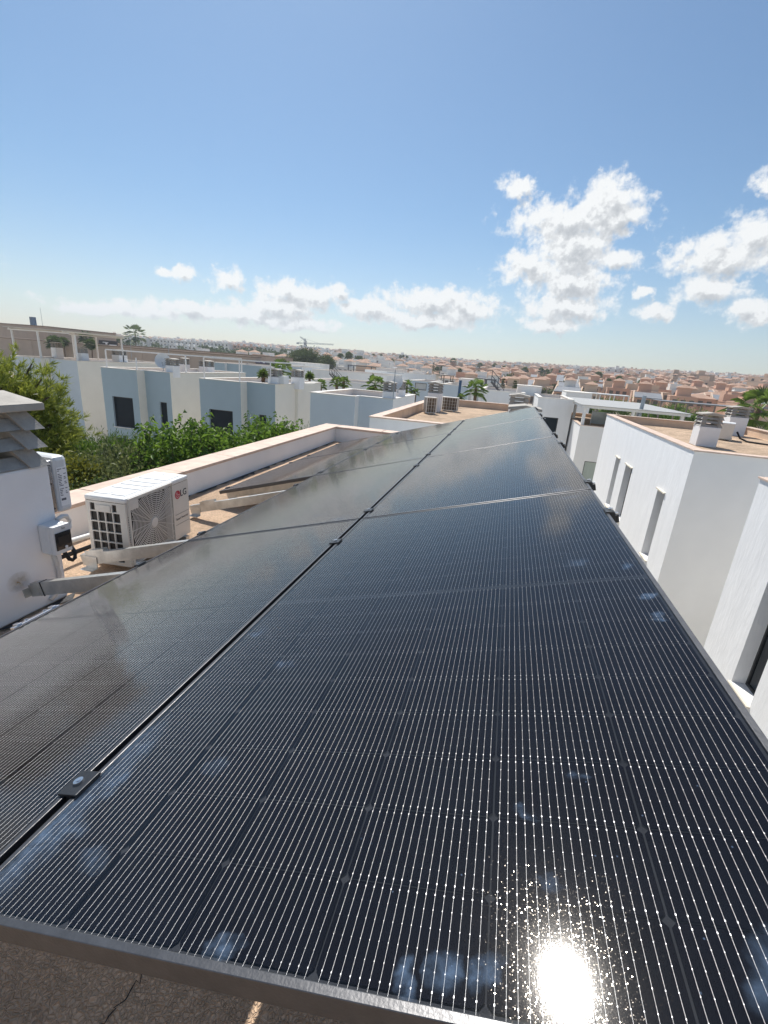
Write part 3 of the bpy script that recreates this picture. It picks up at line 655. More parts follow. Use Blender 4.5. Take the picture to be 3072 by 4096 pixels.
# mounting beams with their clamps and legs
MIDC = MB().box(-.023,-.027,.0008,.023,.027,.006).box(-.006,-.026,-.03,.006,.026,.001).mesh('clamp', black_al)
ENDC = MB().box(-.013,-.026,.0008,.014,.030,.006).box(.002,-.028,-.040,.018,.028,.003).box(.018,-.016,-.045,.032,.016,-.014).mesh('end_clamp', black_al)
BOLT = MB().disc((0,0,0), (0,0,1), .0085, .005, 16).disc((0,0,.005), (0,0,1), .0045, .0015, 8).mesh('bolt', bolt_m)
FOOT = MB().box(-.05,-.004,-.03,.05,0,.055).box(-.05,-.055,-.034,.05,-.004,-.030).mesh('foot_bracket', galv)
def beam(label, v, ua, ub=1.10, left_clamp=True, row3=False):
    t = thing('mounting_beam', label, 'beam', uv(0, v), (0, -TILT, 0), 'galvanised beams carrying the panels')
    hh = .082; zt = -.0365
    bm_ = MB(); w = .021
    bm_.box(ua, -w, zt-hh, ub, -w+.003, zt).box(ua, w-.003, zt-hh, ub, w, zt).box(ua, -w+.003, zt-.003, ub, w-.003, zt-.0002).box(ua, -w+.003, zt-hh, ub, w-.003, zt-hh+.003)
    bm_.build('channel', galv, t)
    c = link('clamp', MIDC, t, .0012, (-UG/2, 0, 0)); link('bolt', BOLT, c, 0, (0, 0, .006))
    c = link('end_clamp', ENDC, t, .0012, (PW+.002, 0, 0)); link('bolt', BOLT, c, 0, (.025, 0, -.014)); link('bolt', BOLT, c, 0, (.008, 0, .006))
    if row3:
        c = link('clamp', MIDC, t, .0012, (U2-UG/2, 0, 0)); link('bolt', BOLT, c, 0, (0, 0, .006))
        c = link('end_clamp', ENDC, t, .0012, (U3-.002, 0, 0), (0, 0, math.pi)); link('bolt', BOLT, c, 0, (.016, 0, .003))
    else:
        c = link('end_clamp', ENDC, t, .0012, (U2-.002, 0, 0), (0, 0, math.pi)); link('bolt', BOLT, c, 0, (.016, 0, .003))
    # legs: vertical in the world
    dn = Vector((-math.sin(TILT), 0, -math.cos(TILT)))
    for u in (1.04, -.45 if v > 1 else -1.05):
        top = Vector((u, 0, zt-hh)); wz = uv(u, v, zt-hh).z
        MB().bar(top+Vector((0,.045,.03)), top+Vector((0,.045,0))+dn*(wz-.002), .04, .04, (0,1,0)).build('leg', galv, t)
    return t
def foot(t, u):
    link('foot_bracket', FOOT, t, 0, (u, -.0215, -.11), (0, TILT, 0))
b0 = beam('hidden galvanised beam under the nearest panels', .22, -1.30)
b1 = beam('galvanised beam bolted to the white chimney by a rusty bracket', 1.56, -1.985)
b2 = beam('galvanised beam running to the roof in front of the air conditioner', 2.08, -2.20); foot(b2, -2.12)
b3 = beam('galvanised beam lying bare between the air conditioner and lowest panel row', 3.46, -2.36); foot(b3, -2.30)
b4 = beam('galvanised beam tucked under the front edge of the lowest panel row', 4.05, -2.33, row3=True); foot(b4, -2.26)
for k, v in enumerate((5.62, 6.24, 7.48)):
    beam(('galvanised beam under the middle of the array', 'galvanised beam under the far seam of the array', 'galvanised beam under the far end of the array')[k], v, -2.33, row3=True)
# bare clip lengths on the end of free beams, and the chimney bracket
for b_, u in ((b2, -2.12), (b3, -2.20)):
    MB().box(u-.03, -.020, -.0362, u+.16, .020, -.0345).box(u-.03, -.020, -.0345, u+.14, -.017, -.015).box(u-.03, .017, -.0345, u+.14, .020, -.015).build('channel_stub', galv, b_)
p = MB().box(-2.005, -.06, -.11, -1.995, .035, -.06).box(-2.0, -.024, -.118, -1.93, -.0215, -.045).box(-1.93,-.0225,-.12,-1.92,.0225,-.0355)
p.build('bracket', galv, b1)
MB().box(-1.905,-.0235,-.1215,-1.899,.0235,-.0345).build('cable_tie', rubber, b1)
# silver stub clamp on the left edge of the nearest middle panel
c = thing('rail_joiner', 'shiny silver rail joiner on the low edge of the nearest middle panel', 'clamp', uv(U2-.012, .99), (0, -TILT, 0))
MB().box(-.016,-.10,-.02,.010,.10,.004).box(-.020,-.085,.004,.012,-.065,.010).box(-.020,.065,.004,.012,.085,.010).build('sleeve', bolt_m, c, bevel=.003)
for y in (-.04, .04): link('bolt', BOLT, c, 0, (-.003, y, .004))

# ------------------------------------------------------------------ air conditioner near the chimney
def ac_unit(name, label, pos, rz, detailed=True, w=.78, d=.31, h=.52):
    t = thing(name, label, 'air conditioner', pos, (0, 0, rz))
    x0, x1, y0, y1, z0, z1 = -d/2, d/2, -w/2, w/2, .055, .055+h
    # casing: front with fan opening, side with grille opening, back, far side, bottom
    gy0, gy1, gz0, gz1 = y0+.045, y0+.045+.475, z0+.02, z0+.02+.475
    cy, cz, fr = (gy0+gy1)/2, (gz0+gz1)/2, .232
    c = MB()
    c.wall((x1,y0,z0), (0,1,0), (0,0,1), w, h-.04, [(gy0-y0, gz0-z0, gy1-y0, gz1-z0-.015)], .05, (-1,0,0))
    ncol, nrow = 4, 5; sy = (d-.07)/ncol; sz = (h-.135)/nrow; holes = []
    for i in range(ncol):
        for j in range(nrow): holes.append((.025+i*sy+.004, .02+j*sz+.004, .025+(i+1)*sy-.004, .02+(j+1)*sz-.004))
    holes += [(.034, h-.11, .07, h-.055), (d-.105, h-.11, d-.07, h-.055)]
    c.wall((x0,y0,z0), (1,0,0), (0,0,1), d, h-.04, holes, .012, (0,1,0))
    c.wall((x0,y1,z0), (1,0,0), (0,0,1), d, h-.04, (), .01, (0,-1,0)).wall((x0,y0,z0), (0,1,0), (0,0,1), w, h-.04, (), .01, (1,0,0))
    c.box(x0, y0, z0-.004, x1, y1, z0-.0005)
    c.build('casing', ac_white, t)
    MB().box(x0+.01, y0+.014, z0+.005, x1-.055, y1-.02, z1-.05).build('coil', ac_dark, t)
    tp = MB().box(x0-.004, y0-.004, z1-.040, x1+.004, y1+.004, z1); tp.build('top_cover', ac_top, t, bevel=.012)
    rb = MB()
    for k, (ya, yb) in enumerate(((-.34,-.20),(-.17,-.10),(-.07,0),(.03,.10),(.14,.33))):
        for (xa, xb) in (((x0+.03, -.01), (.01, x1-.03)) if k in (0, 4) else ((x0+.03, x1-.03),)):
            rb.hexa([(xa,ya,z1),(xb,ya,z1),(xb,yb,z1),(xa,yb,z1),(xa+.006,ya+.006,z1+.006),(xb-.006,ya+.006,z1+.006),(xb-.006,yb-.006,z1+.006),(xa+.006,yb-.006,z1+.006)])
    rb.build('embossed_ribs', ac_top, t)
    # fan: dark recess disc, grille plate with rings and spokes, hub
    MB().add([(x1-.049,gy0,gz0),(x1-.049,gy1,gz0),(x1-.049,gy1,gz1-.015),(x1-.049,gy0,gz1-.015)], [(0,1,2,3)]).build('fan_recess', ac_dark, t)
    g = MB(); xg = x1+.012
    hw = (gy1-gy0)/2+.012; hz = (gz1-gz0)/2+.006
    def clip(r, a0, a1):
        pts = []
        for k in range(9):
            a = a0+(a1-a0)*k/8; y = math.cos(a)*r; z = math.sin(a)*r
            pts.append((y, z))
        return pts
    NR = 20; wd = .0066
    for q in range(NR):
        r = .045+q*(.325-.045)/(NR-1); seg = 64
        for k in range(seg):
            a0 = 6.28318*k/seg; a1 = 6.28318*(k+1)/seg; P4 = []
            for (rr_, a) in ((r-wd/2,a0),(r+wd/2,a0),(r+wd/2,a1),(r-wd/2,a1)): P4.append((math.cos(a)*rr_, math.sin(a)*rr_))
            if any(abs(y) > hw-.006 or abs(z) > hz-.006 for y, z in P4): continue
            g.add([(xg, cy+y, cz+z) for y, z in P4], [(0,1,2,3)])
    for k in range(30):
        a = 6.28318*k/30+.05; r1 = min((hw-.004)/max(1e-6, abs(math.cos(a))), (hz-.004)/max(1e-6, abs(math.sin(a))), .33)
        g.bar((xg+.001, cy+math.cos(a)*.035, cz+math.sin(a)*.035), (xg+.001, cy+math.cos(a+.12)*r1*.995, cz+math.sin(a+.12)*r1*.995) if abs(math.cos(a+.12)*r1) < hw and abs(math.sin(a+.12)*r1) < hz else (xg+.001, cy+math.cos(a)*r1*.995, cz+math.sin(a)*r1*.995), .0034, .002, (1,0,0))
    g.build('fan_grille', ac_grill, t)
    fr_ = MB().box(x1+.0005, cy-hw-.012, cz-hz, xg+.003, cy-hw, cz+hz+.012).box(x1+.0005, cy+hw, cz-hz, xg+.003, cy+hw+.006, cz+hz+.012).box(x1+.0005, cy-hw, cz+hz, xg+.003, cy+hw, cz+hz+.012).box(x1+.0005, cy-hw, cz-hz-.006, xg+.003, cy+hw, cz-hz)
    fr_.build('grille_frame', ac_white, t)
    MB().box(xg+.001, cy-hw, cz+hz-.075, xg+.004, cy-hw+.085, cz+hz-.001).box(xg+.0041, cy-hw+.008, cz+hz-.068, xg+.0055, cy-hw+.078, cz+hz-.03).build('corner_plate', ac_white, t)
    MB().disc((xg-.002, cy, cz), (1,0,0), .038, .008, 28).build('hub', ac_grill, t)
    v_ = MB()
    for k in range(18): v_.box(x1+.0006, y0+.018, z0+.05+k*.019, x1+.002, y0+.027, z0+.058+k*.019)
    v_.build('vent_slots', ac_dark, t)
    # emblem and lettering
    e = MB().disc((x1+.0006, y1-.158, z1-.135), (1,0,0), .036, .0012, 36).build('emblem', red_m, t)
    rot = (math.pi/2, 0, math.pi/2)
    lg = text_mesh('LG', .078, text_grey, 'lettering', .0004, 'CENTER', .0012); link('lettering', lg, t, 0, (x1+.0014, y1-.075, z1-.135), rot)
    em = MB(); c0 = (x1+.0021, y1-.158, z1-.135)
    for k in range(22):
        a0, a1 = 1.75+k*(4.53)/22, 1.75+(k+1)*(4.53)/22
        em.add([(c0[0], c0[1]+math.cos(a)*r, c0[2]+math.sin(a)*r) for r, a in ((.0215,a0),(.0245,a0),(.0245,a1),(.0215,a1))], [(0,1,2,3)])
    em.box(c0[0]-.0001, c0[1]+.004, c0[2]-.0016, c0[0]+.0001, c0[1]+.0245, c0[2]+.0016).box(c0[0]-.0001, c0[1]-.002, c0[2]-.012, c0[0]+.0001, c0[1]+.001, c0[2]+.012).box(c0[0]-.0001, c0[1]+.0011, c0[2]-.012, c0[0]+.0001, c0[1]+.007, c0[2]-.009)
    em.disc((c0[0]-.0001, c0[1]-.010, c0[2]+.009), (1,0,0), .0032, .0002, 12)
    em.build('emblem_mark', label_m, e)
    si = text_mesh('Smart Inverter', .030, text_grey, 'lettering', .0003); link('lettering', si, t, 0, (x1+.0014, y1-.112, z0+.175), rot)
    MB().box(x1+.0006, y1-.205, z0+.215, x1+.0018, y1-.012, z0+.217).box(x1+.0006, y1-.205, z0+.125, x1+.0018, y1-.012, z0+.127).build('embossed_line', text_grey, t)
    MB().box(x0+.075, y0-.006, z1-.115, x1-.115, y0-.0005, z1-.062).build('side_handle', ac_white, t, bevel=.004)
    for yy in (y0+.09, y1-.12): MB().box(x0-.03, yy, .022, x1+.03, yy+.05, .0505).disc((x0+.02, yy+.025, 0), (0,0,1), .028, .0215, 14).disc((x1-.02, yy+.025, 0), (0,0,1), .028, .0215, 14).build('foot', galv, t)
    return t
ac_unit('air_conditioner', 'cream outdoor air conditioner with round fan grille and red emblem, beside chimney', (-2.675, 2.865, .002), R(6))
tag(MB().box(-2.36, 2.56, .006, -2.25, 2.63, .009).build('card_scrap', label_m), 'small white card scrap lying on roof under the beam', 'scrap')
# pipes behind the air conditioner
t = thing('pipe_run', 'grey insulated pipes running along roof behind the air conditioner', 'pipe', (-2.95, 2.6, 0))
MB().tube([(-.05,-.35,.19),(-.06,-.1,.17),(-.04,.15,.16),(.02,.25,.17)], .020, 10).build('pipe', pvc, t, smooth=True)
MB().tube([(-.02,-.35,.10),(-.03,-.1,.085),(0,.2,.09)], .017, 10).build('pipe', rubber, t, smooth=True)

# ------------------------------------------------------------------ electrics on the chimney
t = thing('breaker_box', 'grey breaker box with smoked cover on the white chimney face', 'electrical box', (-2.609, 2.015, .445))
MB().box(0, -.057, -.095, .085, .057, .095).build('case', plastic, t, bevel=.012)
MB().box(.0852, -.057, -.090, .115, .057, .092).build('front_cover', plastic, t, bevel=.006)
d_ = MB().box(.1152, -.048, -.062, .121, .055, .050).build('smoked_door', smoke_m, t, bevel=.003)
MB().box(.1212, -.034, -.034, .1225, .040, .022).build('breaker_window', rubber, d_)
MB().disc((.1215, .012, -.050), (1,0,0), .009, .004, 18).build('latch', plastic, d_)
link('lettering', text_mesh('Sez', .018, text_grey, 'lettering', .0003), t, 0, (.1158, .012, .070), (math.pi/2, 0, math.pi/2))
MB().disc((.045, -.0575, .0), (0,-1,0), .016, .0015, 20).build('knockout', plastic, t)
t = thing('inverter', 'slim white inverter with printed label mounted on the chimney side', 'inverter', (-2.70, 2.092, .73))
MB().box(-.13, 0, -.165, .055, .045, .165).build('heat_sink', bolt_m, t, bevel=.004)
MB().box(-.16, .0455, -.180, .062, .150, .185).build('shell', plastic, t, bevel=.028)
MB().box(.0622, .066, -.135, .0632, .134, .115).build('label', label_m, t)
lb = MB(); rr = random.Random(2)
for k in range(17):
    z = .10-k*.0105; 
    if k in (2, 11): continue
    lb.box(.0633, .070, z, .0638, .070+rr.uniform(.012,.03), z+.0045)
    if k % 3 != 1: lb.box(.0633, .108, z, .0638, .108+rr.uniform(.008,.02), z+.0045)
lb.box(.0633, .072, -.100, .0638, .104, -.086); lb.build('label_print', print_m, t)
for z in (-.14, 0.02, .14): MB().disc((.055, .022, z), (1,0,0), .006, .003, 12).build('screw', rubber, t)
MB().disc((-.0, .03, -.19), (0,0,1), .011, .03, 12).build('cable_gland', plastic, t)
cb = tag(MB().tube([(-2.55,2.045,.36),(-2.535,2.06,.31),(-2.53,2.068,.285),(-2.52,2.082,.275),(-2.515,2.095,.285),(-2.515,2.10,.32),(-2.53,2.09,.37)], .0125, 10).build('cable_loop', rubber, smooth=True), 'black cable hanging in a short loop below the breaker box', 'cable')
tag(MB().tube([(-2.585,2.07,.54),(-2.60,2.12,.545),(-2.62,2.165,.53),(-2.63,2.19,.49),(-2.63,2.185,.45),(-2.62,2.15,.42),(-2.60,2.10,.415),(-2.585,2.07,.42)], .0135, 10).build('conduit_loop', pvc, smooth=True), 'white flexible conduit curling out behind the breaker box', 'conduit')
tag(MB().tube([(-2.60,2.02,.35),(-2.597,2.035,.26),(-2.596,2.04,.18),(-2.596,2.03,.11),(-2.597,2.0,.06),(-2.60,1.96,.035)], .013, 10).build('wall_conduit', pvc, smooth=True), 'pale conduit curving down the chimney face to the beam', 'conduit')

# ------------------------------------------------------------------ neighbouring houses of the estate
nxt = estate_house('next house in our row, sandy roof with two brown air conditioners and a chimney', -3.42, .55, 11.62, 22.3, front=white_wall, side=white_wall, cop=coping_m, piece=1.0)
chimney(nxt, *loc(nxt, -2.79, 18.4, 0), .70-GZ, chim_white)
chimney(nxt, *loc(nxt, .30, 13.75, 0), .70-GZ, chim_white)
brown_grill = pm('brown_louvre', (.16,.115,.08), .6, .2, 12)
def old_ac(label, pos, rz, w, d, h):
    t = thing('air_conditioner', label, 'air conditioner', pos, (0, 0, rz), 'old air conditioners on the next roof')
    MB().box(-w/2+.02, -d/2+.02, .04, w/2-.02, d/2-.02, h-.02).build('coil', brown_grill, t)
    MB().box(-w/2, -d/2, h-.035, w/2, d/2, h).build('top_cover', ac_white, t, bevel=.01)
    c = MB().box(-w/2, -d/2, .03, w/2, d/2, .06)
    for sx in (-1, 1):
        for sy in (-1, 1): c.box(sx*w/2-(.045 if sx > 0 else 0), sy*d/2-(.045 if sy > 0 else 0), .06, sx*w/2+(.045 if sx < 0 else 0), sy*d/2+(.045 if sy < 0 else 0), h-.036)
    c.build('casing', ac_white, t)
    b = MB(); n = max(2, int(w/.1))
    for k in range(1, n): b.box(-w/2+k*w/n-.006, -d/2-.002, .06, -w/2+k*w/n+.006, -d/2+.012, h-.036)
    for k in range(1, 4): b.box(-w/2+.046, -d/2-.001, .06+k*(h-.1)/4-.004, w/2-.046, -d/2+.010, .06+k*(h-.1)/4+.004)
    for sx in (-1, 1):
        for k in (-1, 1): b.box(sx*(w/2+.001)-.006, k*d*.12-.01, .06, sx*(w/2+.001)+.006, k*d*.12+.01, h-.036)
    b.build('guard_bars', ac_white, t)
    for sx in (-.3, .3): MB().box(sx*w-.03, -d/2-.02, 0, sx*w+.03, d/2+.02, .03).build('foot', galv, t)
old_ac('slim old air conditioner standing left of the chimney on the next roof', (-2.74, 17.1, .002), R(28), .42, .30, .60)
old_ac('wide old air conditioner with barred brown coil right of that chimney', (-2.24, 19.0, .002), R(-3), .66, .30, .56)

D = [('pale_blue', pale_blue)]
win = lambda seg, a, b, c, d, m=shutter: (seg, a, b, c, d, m)
hA = estate_house('blue-grey house at far left with a white pergola on its roof', -34.6, -29.5, 26.2, 37, (-31.9, .65), pale_blue, cream_wall, wins=[win('E', 30.3, -4.3, 30.9, -3.2), win('L', -33.9, -4.6, -32.6, -2.9)])
hB = estate_house('blue-grey house with dark shutters, satellite dish on its roof', -22.95, -18.77, 22.4, 31, (-20.49, .6), blue_wall, cream_wall, wins=[win('L', -22.35, -3.05, -20.93, -1.30), win('R', -19.60, -2.92, -19.12, -1.42), win('L', -22.4, -5.6, -21.2, -3.72), win('R', -20.2, -5.4, -18.95, -3.76), win('E', 27.3, -2.7, 27.65, -1.5)])
hC = estate_house('blue-grey house with a thin white roof frame and spiky roof plants', -15.1, -11.2, 20.6, 27.0, (-12.77, .58), blue_wall, cream_wall, wins=[win('L', -14.60, -3.0, -13.25, -1.18), win('R', -12.12, -2.9, -11.70, -1.27)])
MB().box(-.001, 0, 0, .16, 2.4, .262-GZ).build('side_projection', cream_wall, hC, loc=(3.9, 2.85, 0))
hD = estate_house('pale blue house with low empty roof terrace right behind our parapet', -8.0, -4.55, 18.2, 23.3, (-6.03, .5), pale_blue, beige_wall, ret=beige_wall)
for h, lst in ((hA, [(-35.2+.9,29.6,1.0,1),(-30.4,28.2,.80,1),(-30.0,31.2,.80,1.4)]), (hB, [(-18.99,23.55,.66,1),(-20.6,26.6,.68,1),(-19.6,27.6,.62,1.3)]), (hC, [(-11.5,21.75,.62,1),(-11.15,23.6,.62,1)]), (hD, [(-4.82,19.05,.56,.9),(-4.82,20.9,.58,.9)])):
    for (x, y, tp, s) in lst: chimney(h, *loc(h, x, y, 0), tp-GZ, chim_white, s, s)
MB().box(-11.18+15.1, 21.55-20.6, .27-GZ, -10.72+15.1, 22.1-20.6, .66-GZ).build('low_block', white_wall, hC, loc=(-.25, .1, .035))

def frame_pergola(label, posts, ztops, beams, mat=white_metal, w=.07, name='pergola', slats=None, rz=None, thick=.08, basez=0.0):
    """posts [(x,y,zbase)], beams [((x,y,z),(x,y,z))]; slats (x0,x1,y0,y1,z,n,axis)"""
    t = thing(name, label, 'pergola', (posts[0][0], posts[0][1], posts[0][2]))
    ox, oy, oz = t.location
    for (x, y, zb), zt in zip(posts, ztops): MB().box(x-ox-w/2, y-oy-w/2, zb-oz, x-ox+w/2, y-oy+w/2, zt-oz).build('post', mat, t)
    for a, b in beams: MB().bar((a[0]-ox, a[1]-oy, a[2]-oz), (b[0]-ox, b[1]-oy, b[2]-oz), w*.9, thick).build('beam', mat, t)
    if slats:
        x0, x1, y0, y1, z, n, ax, sm = slats
        for k in range(n):
            if ax == 'x': ya = y0+(y1-y0)*k/n; yb = y0+(y1-y0)*(k+1)/n; mb_ = MB().box(x0-ox, ya-oy+.012, z-oz, x1-ox, yb-oy-.012, z-oz+.03)
            else: xa = x0+(x1-x0)*k/n; xb = x0+(x1-x0)*(k+1)/n; mb_ = MB().box(xa-ox+.012, y0-oy, z-oz, xb-ox-.012, y1-oy, z-oz+.03)
            mb_.build('slat', sm, t)
    return t
slat_l = pm('weathered_slat', (.62,.60,.56), .7, .08, 2)
frame_pergola('white pergola with slatted cover on the far left house roof', [(-34.4,26.4,.305),(-32.1,26.4,.305),(-29.7,27.1,.305),(-34.4,31.2,.305),(-32.1,31.2,.305),(-29.7,31.2,.305)], [2.02]*6,
    [((-34.7,26.4,2.06),(-29.4,26.4,2.06)),((-34.7,31.2,2.06),(-29.4,31.2,2.06)),((-34.4,26.2,2.14),(-34.4,31.4,2.14)),((-29.7,26.2,2.14),(-29.7,31.4,2.14))], w=.10, slats=(-34.8,-29.3,26.1,31.5,2.19,9,'x',slat_l), thick=.07)
frame_pergola('thin white tubular frame on the roof with the satellite dish', [(-22.7,22.62,.305),(-20.65,22.62,.305),(-18.9,24.6,.305),(-18.9,30.7,.305)], [1.24,.95,1.24,1.24], [((-22.7,22.62,1.27),(-18.9,24.6,1.27)),((-18.9,24.6,1.27),(-18.9,30.7,1.27))], w=.06, thick=.07)
frame_pergola('thin white tubular frame on the roof with spiky plants', [(-14.9,20.75,.305),(-12.9,20.75,.305),(-11.55,21.35,.305),(-11.32,24.8,.305)], [1.28]*4, [((-14.9,20.75,1.31),(-12.9,20.75,1.31)),((-12.9,20.75,1.31),(-11.55,21.35,1.31)),((-11.55,21.35,1.31),(-11.32,24.8,1.31))], w=.05, thick=.06)
# satellite dish
def dish(label, pos, r, rz, mat=white_metal, cat='satellite dish'):
    t = thing('satellite_dish', label, cat, pos, (0, 0, rz))
    m = MB(); n = 20; rings = 5
    vs = [(0,0,0)]; fs = []
    for i in range(1, rings+1):
        for k in range(n): a = 6.2832*k/n; q = r*i/rings; vs.append((math.cos(a)*q, -.28*q*q/r, math.sin(a)*q*1.08))
    for k in range(n): fs.append((0, 1+k, 1+(k+1) % n))
    for i in range(rings-1):
        for k in range(n): fs.append((1+i*n+k, 1+(i+1)*n+k, 1+(i+1)*n+(k+1) % n, 1+i*n+(k+1) % n))
    m.add(vs, fs); o = m.build('reflector', mat, t, smooth=True); o.location = (0, 0, r*1.3); o.rotation_euler = (R(-25), 0, 0)
    MB().bar((0,.05,0), (0,.05,r*1.3), .04, .04).bar((0,.0,r*.5), (0,-r*.9,r*1.15), .025, .025, (0,0,1)).build('mast', steel_m, t)
    MB().box(-.04,-r*.98,r*1.1,.04,-r*.86,r*1.24).build('receiver', steel_m, t)
dish('white satellite dish beside a chimney on the blue-grey roof', (-19.55, 23.45, .3), .42, R(35))
dish('white satellite dish on the chimney of the pale blue house', (-4.6, 19.5, .5), .28, R(-20))

def aerial(label, x, y, z, h, seed):
    t = thing('tv_aerial', label, 'aerial', (x, y, z)); rr = random.Random(seed)
    MB().tube([(0,0,0),(0,0,h)], .018, 6).build('mast', steel_m, t)
    b = MB().bar((-.35,.05,h-.12), (.35,-.05,h-.12), .015, .015)
    for k in range(7): xx = -.33+k*.11; b.bar((xx,-.16,h-.12), (xx,.16,h-.12), .008, .008)
    b.build('yagi', steel_m, t)
aerial('tv aerial beside the pale blue house chimneys', -4.52, 18.55, .3, 1.15, 1)
aerial('tv aerial on the roof with the satellite dish', -21.6, 26.5, 0, 1.9, 2)
aerial('tv aerial on the far left roof behind the pergola', -31.0, 33.5, 0, 2.3, 3)
aerial('tv aerial on the roof of the large white house', 9.1, 13.2, 0, 1.5, 4)
# white houses on the right
hE = estate_house('large white house on the right with three slot windows and sandy roof', 4.2, 9.6, 11.63, 21.8, front=beige_wall, side=white_wall, west=trowel_wall, cop=coping_m, piece=1.0,
    wins=[('W',17.87,-2.82,18.50,-1.0,glass_dark),('W',16.08,-2.82,16.95,-1.0,glass_dark),('W',12.70,-2.85,13.30,-1.0,glass_dark)])
for (a, b) in ((17.87,18.50),(16.08,16.95),(12.70,13.30)):
    MB().box(4.15-4.2, a-.03-11.63, -1.0-GZ, 4.5-4.2, b+.03-11.63, -.965-GZ).build('lintel', sill_m, hE); MB().box(4.15-4.2, a-.03-11.63, -2.875-GZ, 4.398-4.2, b+.03-11.63, -2.852-GZ).build('window_sill', sill_m, hE)
chimney(hE, *loc(hE, 5.80, 15.65, 0), .57-GZ, chim_white, 1.08, .9)
chimney(hE, *loc(hE, 8.55, 20.7, 0), .69-GZ, chim_white, 1.2, 1.0)
t = ac_unit('air_conditioner', 'cream air conditioner between the two chimneys of the large white house', (7.42, 18.35, .002), R(158), w=.76, d=.36, h=.53)
tag(MB().tube([(7.75,18.4,.30),(7.85,18.3,.10),(8.0,18.1,.03),(8.5,17.7,.025),(9.2,17.4,.025)], .03, 8).build('roof_cable', rubber, smooth=True), 'black cable trailing across the sandy roof from the air conditioner', 'cable')
hG = estate_house('white house at the right edge with a dark framed window', 4.2, 9.4, .5, 8.71, front=beige_wall, side=white_wall, west=trowel_wall, cop=coping_m, piece=1.0, wins=[('W',6.98,-2.90,7.60,-1.05,glass_dark)])
MB().box(-.05, 6.46, -2.925-GZ, .198, 7.12, -2.902-GZ).build('window_sill', sill_m, hG)
MB().box(.14, 6.49, -2.895-GZ, .19, 6.56, -1.06-GZ).build('sliding_leaf', win_frame, hG)
hF = estate_house('lower white house with slatted terrace pergola beyond the large white house', 4.44, 10.2, 30.0, 41.0, front=beige_wall, side=white_wall, west=trowel_wall, top=-1.0, floor=-1.25, cop=coping_m, piece=1.4, wins=[('L',5.10,-5.0,5.95,-3.12,pm('curtained_glass',(.42,.48,.42),.3,.08,8,stretch=(6,1,.2)))])
slat_m = pm('pale_grey_slat', (.40,.40,.39), .6, .05, 3)
frame_pergola('grey-white slatted pergola on the terrace of the lower white house', [(4.55,30.2,-.97),(4.55,34.5,-.97),(4.55,39.9,-.97),(9.8,30.2,-.97),(9.8,39.9,-.97),(7.2,30.2,-.97)], [.08]*6,
    [((4.3,30.0,.12),(10.1,30.0,.12)),((4.3,40.2,.12),(10.1,40.2,.12)),((4.4,29.8,.12),(4.4,40.4,.12)),((10.0,29.8,.12),(10.0,40.4,.12))], w=.17, thick=.14, slats=(4.25,10.15,29.75,40.5,.20,16,'x',slat_m))
hH = estate_house('grey-white house with a dark window behind the end of the panels', 2.0, 4.3, 33.8, 41, front=white_wall, side=white_wall, wins=[('L',2.52,-3.2,3.52,-1.0,shutter)])
tag(MB().tube([(7.6,30.4,-.9),(7.65,30.4,1.0)], .11, 12).build('flue_pipe', steel_m), 'grey flue pipe rising through the slatted pergola', 'pipe')
t = thing('glass_screen', 'clear glass screen standing on the terrace under the pergola', 'screen', (5.6, 34, -1.25))
MB().box(0,0,0,.05,.05,.95).build('post', white_metal, t); MB().box(1.3,0,0,1.35,.05,.95).build('post', white_metal, t); MB().box(.05,.02,.1,1.3,.03,.9).build('pane', pm('clear_screen', (.5,.55,.55), .1, .05), t)

# second line of houses behind
def row_house(label, x0, x1, y0, dep, top, front, side=white_wall, step=None, wins=(), **k):
    return estate_house(label, x0, x1, y0, y0+dep, step, front, side, ret=side, top=top, wins=wins, piece=3.5, floor=top-.27, **k)
n1 = row_house('white cream and blue house behind the roof frames, left of centre', -36.8, -29.6, 52, 9, .34, blue_wall, beige_wall, (-34.4, .5))
n2 = row_house('white house with curved stair wall behind the black roof staircase', -24.5, -14.6, 56, 8, .40, beige_wall)
n3 = row_house('pale blue house with flower pots in a terrace niche', -9.9, -7.6, 47, 8, .30, pale_blue, white_wall, wins=[('L',-9.3,-.55,-8.1,.12,pm('terrace_niche',(.62,.61,.58),.8,.04))])
n4 = row_house('pale blue house with a round-topped white wall behind the next roof chimney', -6.2, -3.6, 43, 8, .30, pale_blue)
n5 = row_house('grey-white house with slim conifers, behind the concrete vent caps', -2.3, 1.2, 38, 9, .30, white_wall)
n6 = row_house('white house block right of the tubular roof frame', -29.2, -25.6, 55, 8, .55, pale_blue, white_wall, (-27.6, .4))
n7 = row_house('long low white house with a raised stair block, centre of the estate', -20.6, -10.8, 66, 7, .75, white_wall)
n8 = row_house('low white house carrying the black steel staircase', -19.4, -11.9, 44, 7, -.28, white_wall)
def stair_block(label, x, y, z, w, d, h, mat=white_wall):
    t = thing('stair_block', label, 'roof block', (x, y, z)); MB().box(0,0,0,w,d,h).build('wall', mat, t); MB().box(-.04,-.04,h+.001,w+.04,d+.04,h+.05).build('coping', white_cop, t); return t
stair_block('white stair block with a long slot on the centre house', -19.5, 68, .55, 4.1, 3, .55)
stair_block('white roof block with string lights beside the conifers', .6, 40.2, .06, 1.9, 2.4, .74)
stair_block('rounded white roof block above the pale blue house', -4.8, 45.4, .06, 2.2, 3, .82)
stair_block('small white roof block with a wall niche, centre right', -13.8, 67.2, .5, 1.5, 2.2, .62)
stair_block('long white roof block left of the big green tree', -34.6, 70, -5.9, 5.4, 4, 6.85)
stair_block('plain white roof block beyond the lower white house pergola', 6.6, 60, -5.9, 2.9, 5, 6.05)
